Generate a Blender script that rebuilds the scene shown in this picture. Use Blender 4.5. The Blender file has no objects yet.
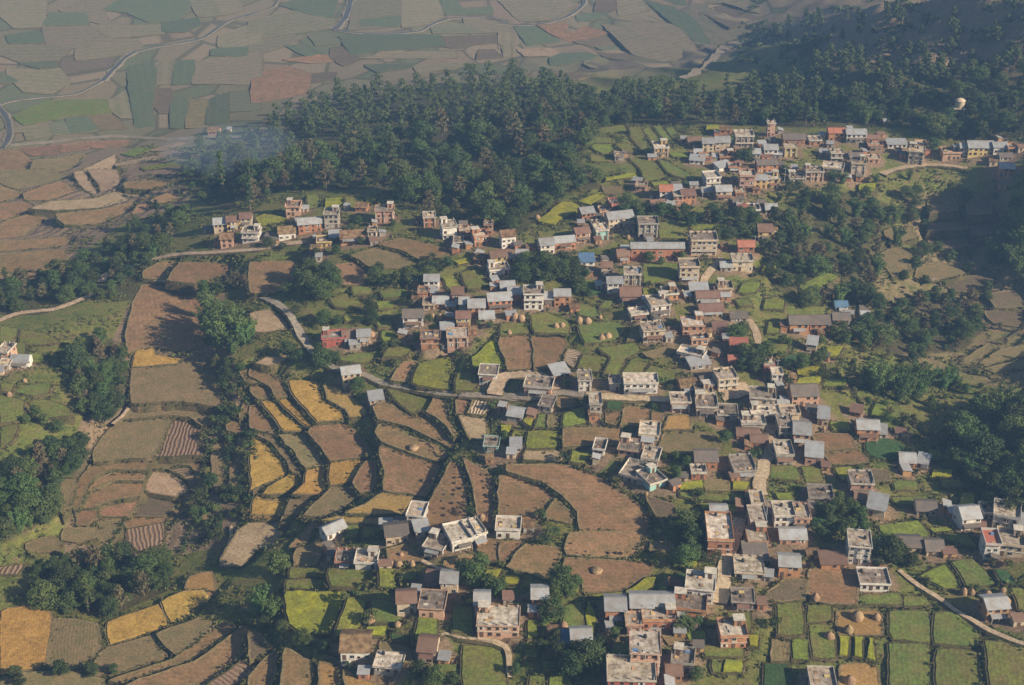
import bpy, math, random
import numpy as np
from mathutils import Vector, noise as mnoise

random.seed(7); RNG = np.random.default_rng(11)
S = bpy.context.scene
COL = S.collection
R = math.radians

# ------------------------------------------------------------------ camera
CAM_H, PITCH, LENS, W, H = 300.0, 30.0, 50.0, 1024, 685
cd = bpy.data.cameras.new('camera'); cd.lens = LENS; cd.sensor_width = 36
cd.clip_start = 1.0; cd.clip_end = 30000
cam = bpy.data.objects.new('camera', cd); COL.objects.link(cam)
cam.location = (0, 0, CAM_H); cam.rotation_euler = (R(90 - PITCH), 0, 0)
S.camera = cam
S.render.resolution_x, S.render.resolution_y = W, H
FPX = W * LENS / 36.0

# ------------------------------------------------------------------ sky, sun, exposure
SUN_AZ, SUN_EL = -27.0, 29.0          # the sun stands to the right and a little behind the viewer
wd = bpy.data.worlds.new('World'); S.world = wd; wd.use_nodes = True
nt = wd.node_tree; nt.nodes.clear()
sky = nt.nodes.new('ShaderNodeTexSky'); sky.sky_type = 'NISHITA'; sky.sun_disc = False
sky.sun_elevation = R(SUN_EL); sky.sun_rotation = R(90 - SUN_AZ)
sky.air_density = 1.0; sky.dust_density = 1.2
bg = nt.nodes.new('ShaderNodeBackground'); bg.inputs[1].default_value = 0.05
wo = nt.nodes.new('ShaderNodeOutputWorld')
nt.links.new(sky.outputs[0], bg.inputs[0]); nt.links.new(bg.outputs[0], wo.inputs[0])
sl = bpy.data.lights.new('sun', 'SUN'); sl.energy = 5.0; sl.angle = R(0.5); sl.color = (1.0, 0.84, 0.61)
sun = bpy.data.objects.new('sun', sl); COL.objects.link(sun); sun.location = (400, 0, 500)
sdir = Vector((math.cos(R(SUN_AZ)) * math.cos(R(SUN_EL)), math.sin(R(SUN_AZ)) * math.cos(R(SUN_EL)), math.sin(R(SUN_EL))))
sun.rotation_euler = (-sdir).to_track_quat('-Z', 'Y').to_euler()
S.view_settings.view_transform = 'Standard'; S.view_settings.look = 'None'
S.view_settings.exposure = 0.95; S.view_settings.gamma = 1.0
HAZE_DENSITY, HAZE_COLOR = 0.00020, (0.29, 0.54, 1.0)

# ------------------------------------------------------------------ helpers
def tag(o, label=None, cat=None, group=None, kind=None):
    if label: o['label'] = label
    if cat: o['category'] = cat
    if group: o['group'] = group
    if kind: o['kind'] = kind
    return o

def mesh_obj(name, verts, faces, mats, parent=None, fm=None, smooth=False):
    me = bpy.data.meshes.new(name)
    me.from_pydata([tuple(v) for v in verts], [], [tuple(f) for f in faces])
    for m in (mats if isinstance(mats, (list, tuple)) else [mats]): me.materials.append(m)
    if fm is not None: me.polygons.foreach_set('material_index', fm)
    if smooth: me.polygons.foreach_set('use_smooth', [True] * len(me.polygons))
    me.update()
    return link(name, me, parent)

def link(name, me, parent=None, loc=None, rz=0, scale=None):
    o = bpy.data.objects.new(name, me); COL.objects.link(o)
    if parent: o.parent = parent
    if loc is not None: o.location = loc
    if rz: o.rotation_euler = (0, 0, rz)
    if scale is not None: o.scale = scale
    return o

def empty(name, loc, rz=0):
    o = bpy.data.objects.new(name, None); COL.objects.link(o)
    o.location = loc; o.rotation_euler = (0, 0, rz); o.empty_display_size = 0.5
    return o

# the photograph's pixels as rays through the camera
CP, SP = math.cos(R(PITCH)), math.sin(R(PITCH))
def rays(px, py):
    u = (np.asarray(px, float) - W / 2) / FPX; v = (H / 2 - np.asarray(py, float)) / FPX
    return u, CP + v * SP, -SP + v * CP
def at_z(px, py, z):
    dx, dy, dz = rays(px, py); t = (z - CAM_H) / dz
    return dx * t, dy * t
def project(x, y, z):
    x = np.asarray(x, float); dz = np.asarray(z, float) - CAM_H
    f = y * CP - dz * SP; u = y * SP + dz * CP
    return W / 2 + FPX * x / f, H / 2 - FPX * u / f

# zoom windows used to read coordinates off the photograph: origin and scale
T8 = dict(a=(200,180),b=(330,180),c=(460,180),d=(590,120),e=(690,120),f=(800,100),g=(894,80),h=(590,190),
 i=(690,190),j=(300,260),k=(400,260),l=(500,260),m=(600,260),n=(660,310),o=(760,290),p=(460,340),q=(560,350),
 r=(660,360),s=(740,370),t=(840,380),u=(570,420),v=(680,420),w=(680,490),x=(760,460),A=(894,480),B=(800,520),
 C=(894,550),D=(310,500),E=(400,490),F=(380,560),G=(320,598),H=(470,590),I=(590,598),J=(660,550),K=(660,598),
 L=(760,598),M=(894,598),N=(0,320),O=(200,480),P=(760,540))
def pix(tg, x, y):
    if tg == '1': return x, y
    if tg in T8:
        ox, oy = T8[tg]; return ox + x / 7.877, oy + y / 7.877
    return (0, 250, 500, 764)[int(tg[1])] + x / 3.915, (0, 170, 340, 510)[int(tg[0])] + y / 3.915

# ------------------------------------------------------------------ terrain height
CTRL = """
650 450 0;650 560 -2;650 660 -3;800 600 -2;960 620 -3;560 300 2;640 240 5;700 180 7;780 140 8;860 150 8;960 150 10;450 320 0;
330 240 -3;250 230 -7;400 235 1;460 600 -4;380 620 -7;300 640 -11;550 540 -4;490 480 -6;420 450 -11;350 430 -16;300 440 -20;
250 450 -24;225 450 -29;160 420 -30;110 480 -32;150 505 -36;75 480 -27;100 535 -34;60 530 -31;190 560 -34;150 620 -25;30 640 -25;250 670 -20;330 680 -13;
30 400 -17;0 470 -17;60 330 -20;110 340 -24;170 320 -24;270 330 -10;230 290 -15;170 270 -20;0 300 -28;60 275 -33;110 240 -36;
180 240 -18;80 210 -46;150 170 -46;30 230 -50;10 160 -66;150 138 -70;210 130 -66;100 100 -78;250 60 -80;400 40 -80;0 0 -80;600 20 -80;
680 50 -80;520 60 -78;230 175 -36;300 150 -38;310 110 -62;400 150 -18;400 100 -48;500 200 0;500 150 -8;500 90 -42;600 140 6;
600 105 -18;580 80 -52;700 115 -4;750 85 -30;730 60 -66;780 30 -55;830 60 -10;850 95 8;910 110 14;950 60 26;1000 20 38;
1020 90 26;1000 130 16;880 20 -5;920 -20 40;1100 60 32;1145 172 38;1120 235 10;1160 290 5;1200 330 22;1020 160 12;
980 250 -18;1010 310 -22;900 240 -10;850 240 -3;830 300 -5;900 330 -14;1020 370 -16;960 420 -9;1000 480 -4;870 400 -4;
760 330 2;720 280 4;800 480 0;1010 560 -1;1150 480 12;1250 600 15;600 720 -4;900 740 -5;200 740 -24;0 740 -24;-150 500 -14;
-150 300 -24;-200 100 -70;300 -60 -80;700 -80 -70;-300 -60 -80;1500 250 40;1500 0 30
"""
_c = np.array([[float(t) for t in s.split()] for s in CTRL.replace('\n', '').split(';') if s.strip()])
_cx, _cy = at_z(_c[:, 0], _c[:, 1], _c[:, 2])
_far = np.array([[-4000,-1500,-40],[4000,-1500,0],[-5000,3000,-60],[-3000,6000,-60],[0,7000,-60],[3000,6000,60],[5000,2500,90],[0,-3000,-30],[-1500,600,-40],[1500,300,40],[0,100,-10],[-500,250,-20],[500,250,0]], float)
_cx = np.concatenate([_cx, _far[:, 0]]); _cy = np.concatenate([_cy, _far[:, 1]]); _cz = np.concatenate([_c[:, 2], _far[:, 2]])
def _phi(r): return np.sqrt(r * r + 18.0 ** 2)
_n = len(_cx)
_A = np.zeros((_n + 1, _n + 1)); _A[:_n, :_n] = _phi(np.hypot(_cx[:, None] - _cx[None], _cy[:, None] - _cy[None])) - 4.0 * np.eye(_n)
_A[:_n, _n] = 1; _A[_n, :_n] = 1
_w = np.linalg.solve(_A, np.concatenate([_cz, [0]]))
def vnoise(x, y, s, seed=0):
    x = np.asarray(x, float) / s; y = np.asarray(y, float) / s
    xi = np.floor(x).astype(np.int64); yi = np.floor(y).astype(np.int64); fx = x - xi; fy = y - yi
    fx = fx * fx * (3 - 2 * fx); fy = fy * fy * (3 - 2 * fy)
    def hsh(a, b):
        n = (a * 374761393 + b * 668265263 + seed * 1442695041) & 0x7fffffff
        n = ((n ^ (n >> 13)) * 1274126177) & 0x7fffffff
        return ((n ^ (n >> 16)) & 0xffff) / 65535.0
    return (hsh(xi, yi) * (1 - fx) + hsh(xi + 1, yi) * fx) * (1 - fy) + (hsh(xi, yi + 1) * (1 - fx) + hsh(xi + 1, yi + 1) * fx) * fy
TERR = [pix('13', 470, 330) + (60, 1.6), pix('23', 800, 60) + (70, 1.6), (990, 70, 75, 1.9), (900, 70, 60, 1.9), (850, 35, 60, 2.2), pix('13', 230, 430) + (35, 1.5),
        pix('20', 330, 600) + (30, 1.2), (90, 200, 60, 1.4), pix('30', 480, 70) + (35, 1.3)]
TW = []; RIDGE = [tuple(float(v) for v in at_z(870, 20, -10)) + (130.0,), tuple(float(v) for v in at_z(1000, 40, 30)) + (55.0,)]
def terrain(x, y):
    x = np.asarray(x, float); y = np.asarray(y, float); sh = x.shape; xf = x.ravel(); yf = y.ravel()
    out = np.empty(len(xf))
    for i in range(0, len(xf), 20000):
        a = xf[i:i + 20000]; b = yf[i:i + 20000]
        out[i:i + 20000] = _phi(np.hypot(a[:, None] - _cx[None], b[:, None] - _cy[None])) @ _w[:_n] + _w[_n]
    hill = np.clip((out - 12) / 25, 0, 1)
    flat = np.clip((out + 72) / 14, 0, 1); out += flat * ((vnoise(xf, yf, 60, 1) - .5) * 2.2 + (vnoise(xf, yf, 14, 2) - .5) * .7) + hill * ((vnoise(xf, yf, 70, 5) - .5) * 26 + (vnoise(xf, yf, 28, 6) - .5) * 9)
    for (cx_, cy_, rr_) in RIDGE:
        m = np.exp(-((xf - cx_) ** 2 + (yf - cy_) ** 2) / (2 * rr_ ** 2)); u = xf * .9 + yf * .44; v = -xf * .44 + yf * .9
        nn = vnoise(u, v * .32, 30, 8); out += m * (20 * (1 - np.abs(2 * nn - 1)) - 11 + (vnoise(xf, yf, 16, 12) - .5) * 5)
    for (tx, ty, r, st) in TW:
        m = np.clip(1.6 - np.hypot(xf - tx, yf - ty) / r, 0, 1)
        k = out / st; fr = k - np.floor(k)
        out += m * st * (np.clip((fr - .72) / .28, 0, 1) - fr)
    return out.reshape(sh)
def hz(x, y): return float(terrain(np.array([x]), np.array([y]))[0])
_ZS = np.linspace(110, -130, 241)
def ground_pt(px, py):
    x, y = at_z(px, py, _ZS); d = _ZS - terrain(x, y)
    k = np.argmax(d < 0)
    if d[k] >= 0: k = len(d) - 1
    k = max(k, 1); f = d[k - 1] / (d[k - 1] - d[k] + 1e-9); z = _ZS[k - 1] + (_ZS[k] - _ZS[k - 1]) * f
    X, Y = at_z(px, py, z); return float(X), float(Y), float(z)
for (px_, py_, r_, s_) in TERR:
    g_ = ground_pt(px_, py_); TW.append((g_[0], g_[1], r_, s_))

# ------------------------------------------------------------------ materials
class NB:
    def __init__(s, name, rough=0.9, spec=0.2):
        s.m = bpy.data.materials.new(name); s.m.use_nodes = True; s.t = s.m.node_tree; s.t.nodes.clear()
        s.out = s.n('ShaderNodeOutputMaterial'); s.b = s.n('ShaderNodeBsdfPrincipled')
        s.b.inputs['Roughness'].default_value = rough; s.b.inputs['Specular IOR Level'].default_value = spec
        s.l(s.b.outputs[0], s.out.inputs[0]); s.tc = s.n('ShaderNodeTexCoord'); s.oi = s.n('ShaderNodeObjectInfo')
    def n(s, t, **k):
        x = s.t.nodes.new(t)
        for a, b in k.items(): setattr(x, a, b)
        return x
    def l(s, a, b): s.t.links.new(a, b)
    def noise(s, scale, det=3, co='Object', rough=.55):
        x = s.n('ShaderNodeTexNoise'); x.inputs['Scale'].default_value = scale; x.inputs['Detail'].default_value = det
        x.inputs['Roughness'].default_value = rough
        s.l(s.tc.outputs[co], x.inputs['Vector']); return x.outputs[0]
    def ramp(s, fac, stops, interp='LINEAR'):
        x = s.n('ShaderNodeValToRGB'); x.color_ramp.interpolation = interp; e = x.color_ramp.elements
        while len(e) < len(stops): e.new(0.5)
        for q, (p, c) in zip(e, stops): q.position = p; q.color = (*c, 1) if len(c) == 3 else c
        s.l(fac, x.inputs[0]); return x.outputs[0]
    def mix(s, fac, a, b, mode='MIX'):
        x = s.n('ShaderNodeMix', data_type='RGBA', blend_type=mode)
        for i, v in ((0, fac), (6, a), (7, b)):
            if isinstance(v, (int, float)): x.inputs[i].default_value = v
            elif isinstance(v, tuple): x.inputs[i].default_value = (*v, 1)
            else: s.l(v, x.inputs[i])
        return x.outputs[2]
    def math(s, op, a, b=0.0, c=0.0):
        x = s.n('ShaderNodeMath', operation=op)
        for i, v in enumerate((a, b, c)):
            if isinstance(v, (int, float)): x.inputs[i].default_value = v
            else: s.l(v, x.inputs[i])
        return x.outputs[0]
    def vary(s, col, amt=.25, hue=.02):
        x = s.n('ShaderNodeHueSaturation'); r = s.oi.outputs['Random']
        s.l(s.math('MULTIPLY_ADD', r, amt, 1 - amt / 2), x.inputs['Value'])
        r2 = s.math('FRACT', s.math('MULTIPLY', r, 7.31))
        s.l(s.math('MULTIPLY_ADD', r2, hue, .5 - hue / 2), x.inputs['Hue'])
        s.l(col, x.inputs['Color']); return x.outputs[0]
    def bump(s, hgt, dist=.1, strength=.6):
        x = s.n('ShaderNodeBump'); x.inputs['Distance'].default_value = dist; x.inputs['Strength'].default_value = strength
        s.l(hgt, x.inputs['Height']); s.l(x.outputs[0], s.b.inputs['Normal'])
    def col(s, c): s.l(c, s.b.inputs['Base Color']); return s.m

def plain(name, c, rough=.85, spec=.2, amt=.2, mott=.35, scale=.6, hue=.02, metal=0):
    b = NB(name, rough, spec); f = b.noise(scale, 4)
    lo = tuple(v * (1 - mott) for v in c); hi = tuple(min(1, v * (1 + mott)) for v in c)
    b.b.inputs['Metallic'].default_value = metal
    return b.col(b.vary(b.ramp(f, [(.3, lo), (.7, hi)]), amt, hue))

def field_mat(name, c1, c2, c3, rows=0.0, period=1.6, rowc=None, bump=.15, amt=.22, hue=.02, weeds=0.0):
    b = NB(name, .95, .1)
    big = b.noise(.045, 4); mid = b.noise(.16, 6, rough=.72); fine = b.noise(.9, 5, rough=.75)
    c = b.mix(b.ramp(big, [(.36, (0, 0, 0)), (.64, (1, 1, 1))]), c1, c2)
    c = b.mix(b.math('MULTIPLY', b.ramp(mid, [(.42, (0, 0, 0)), (.62, (1, 1, 1))]), .95), c, c3)
    c = b.mix(.85, c, b.ramp(fine, [(.32, (.4, .4, .4)), (.68, (1.5, 1.5, 1.5))]), 'MULTIPLY')
    hgt = fine
    if weeds: c = b.mix(b.math('MULTIPLY', b.ramp(b.noise(.085, 6, rough=.7), [(.5, (0, 0, 0)), (.68, (1, 1, 1))]), weeds), c, (.115,.115,.042))
    sx = b.n('ShaderNodeSeparateXYZ'); b.l(b.tc.outputs['Object'], sx.inputs[0])
    wob = b.math('MULTIPLY', b.noise(.12, 2), 3.0)
    y = b.math('MULTIPLY', b.math('ADD', sx.outputs[1], wob), 6.2832 / period)
    sn = b.math('MULTIPLY_ADD', b.math('SINE', y), .5, .5)
    if rows > 0:
        c = b.mix(b.math('MULTIPLY', b.ramp(sn, [(.35, (0, 0, 0)), (.75, (1, 1, 1))]), rows), c, rowc)
        hgt = b.math('ADD', b.math('MULTIPLY', sn, rows * 1.2), b.math('MULTIPLY', fine, .6))
    # headland strips: broad bands worked on different days
    y2 = b.math('MULTIPLY', b.math('ADD', sx.outputs[0], wob), .55)
    c = b.mix(b.math('MULTIPLY', b.math('MULTIPLY_ADD', b.math('SINE', y2), .5, .5), .18), c, c3)
    b.bump(hgt, bump, .7)
    return b.col(b.vary(c, amt, hue))

M = {}
M['B'] = field_mat('soil_brown', (.205,.124,.062), (.25,.158,.084), (.13,.086,.045), rows=.16, period=2.2, rowc=(.27,.18,.105), weeds=.45)
M['D'] = field_mat('soil_stubble', (.170,.130,.066), (.215,.155,.082), (.12,.105,.05), rows=.25, period=1.1, rowc=(.24,.175,.10), weeds=.5)
M['R'] = field_mat('soil_red', (.25,.140,.078), (.29,.17,.098), (.17,.11,.062), weeds=.3)
M['P'] = field_mat('soil_pale', (.27,.195,.125), (.21,.15,.092), (.36,.265,.175), weeds=.15)
M['G'] = field_mat('ripe_rice', (.29,.180,.045), (.25,.158,.048), (.34,.215,.06), rows=.1, period=.9, rowc=(.27,.17,.05), bump=.25)
M['g'] = field_mat('cut_rice', (.27,.175,.055), (.22,.145,.06), (.31,.20,.07), rows=.2, period=1.2, rowc=(.2,.15,.07))
M['M'] = field_mat('mustard', (.29,.28,.024), (.20,.22,.028), (.15,.16,.034), bump=.4, rows=.1, period=1.3, rowc=(.34,.30,.03), hue=.03)
M['L'] = field_mat('light_crop', (.17,.198,.034), (.21,.215,.036), (.115,.132,.032), bump=.4, rows=.08, period=1.4, rowc=(.09,.12,.03), hue=.05, weeds=.2)
M['T'] = field_mat('green_crop', (.105,.142,.034), (.145,.168,.036), (.135,.122,.044), bump=.4, rows=.08, period=1.5, rowc=(.06,.08,.026), hue=.05, weeds=.3)
M['K'] = field_mat('dark_crop', (.048,.090,.032), (.06,.10,.036), (.04,.07,.028), bump=.3, rows=.07, period=1.2, rowc=(.03,.07,.03), hue=.05)
M['k'] = field_mat('deep_crop', (.075,.108,.060), (.09,.115,.064), (.115,.118,.068), bump=.2, rows=.25, period=6, rowc=(.12,.13,.075), weeds=.3)
M['S'] = field_mat('furrowed_soil', (.15,.10,.066), (.18,.12,.08), (.13,.09,.06), rows=.8, period=1.6, rowc=(.27,.19,.125), bump=.35)
M['W'] = field_mat('pale_furrows', (.20,.13,.085), (.22,.14,.09), (.17,.11,.075), rows=.9, period=1.3, rowc=(.47,.38,.29), bump=.3)
M['b'] = field_mat('dark_shaded_soil', (.135,.10,.068), (.16,.115,.076), (.105,.085,.055), weeds=.35)  # dark brown soil; on some brown plots it is shade put into colour
M['V'] = field_mat('valley_fallow', (.175,.152,.092), (.205,.166,.104), (.135,.132,.076), rows=.35, period=9, rowc=(.225,.18,.115), amt=.32, hue=.04, weeds=.5)
M['v'] = field_mat('valley_strips', (.10,.12,.065), (.12,.13,.07), (.12,.12,.07), rows=.6, period=6, rowc=(.20,.18,.115))
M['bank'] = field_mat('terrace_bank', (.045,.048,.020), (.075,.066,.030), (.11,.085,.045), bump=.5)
M['bund'] = field_mat('field_bund', (.15,.115,.058), (.11,.10,.04), (.22,.165,.095), bump=.2)
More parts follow.
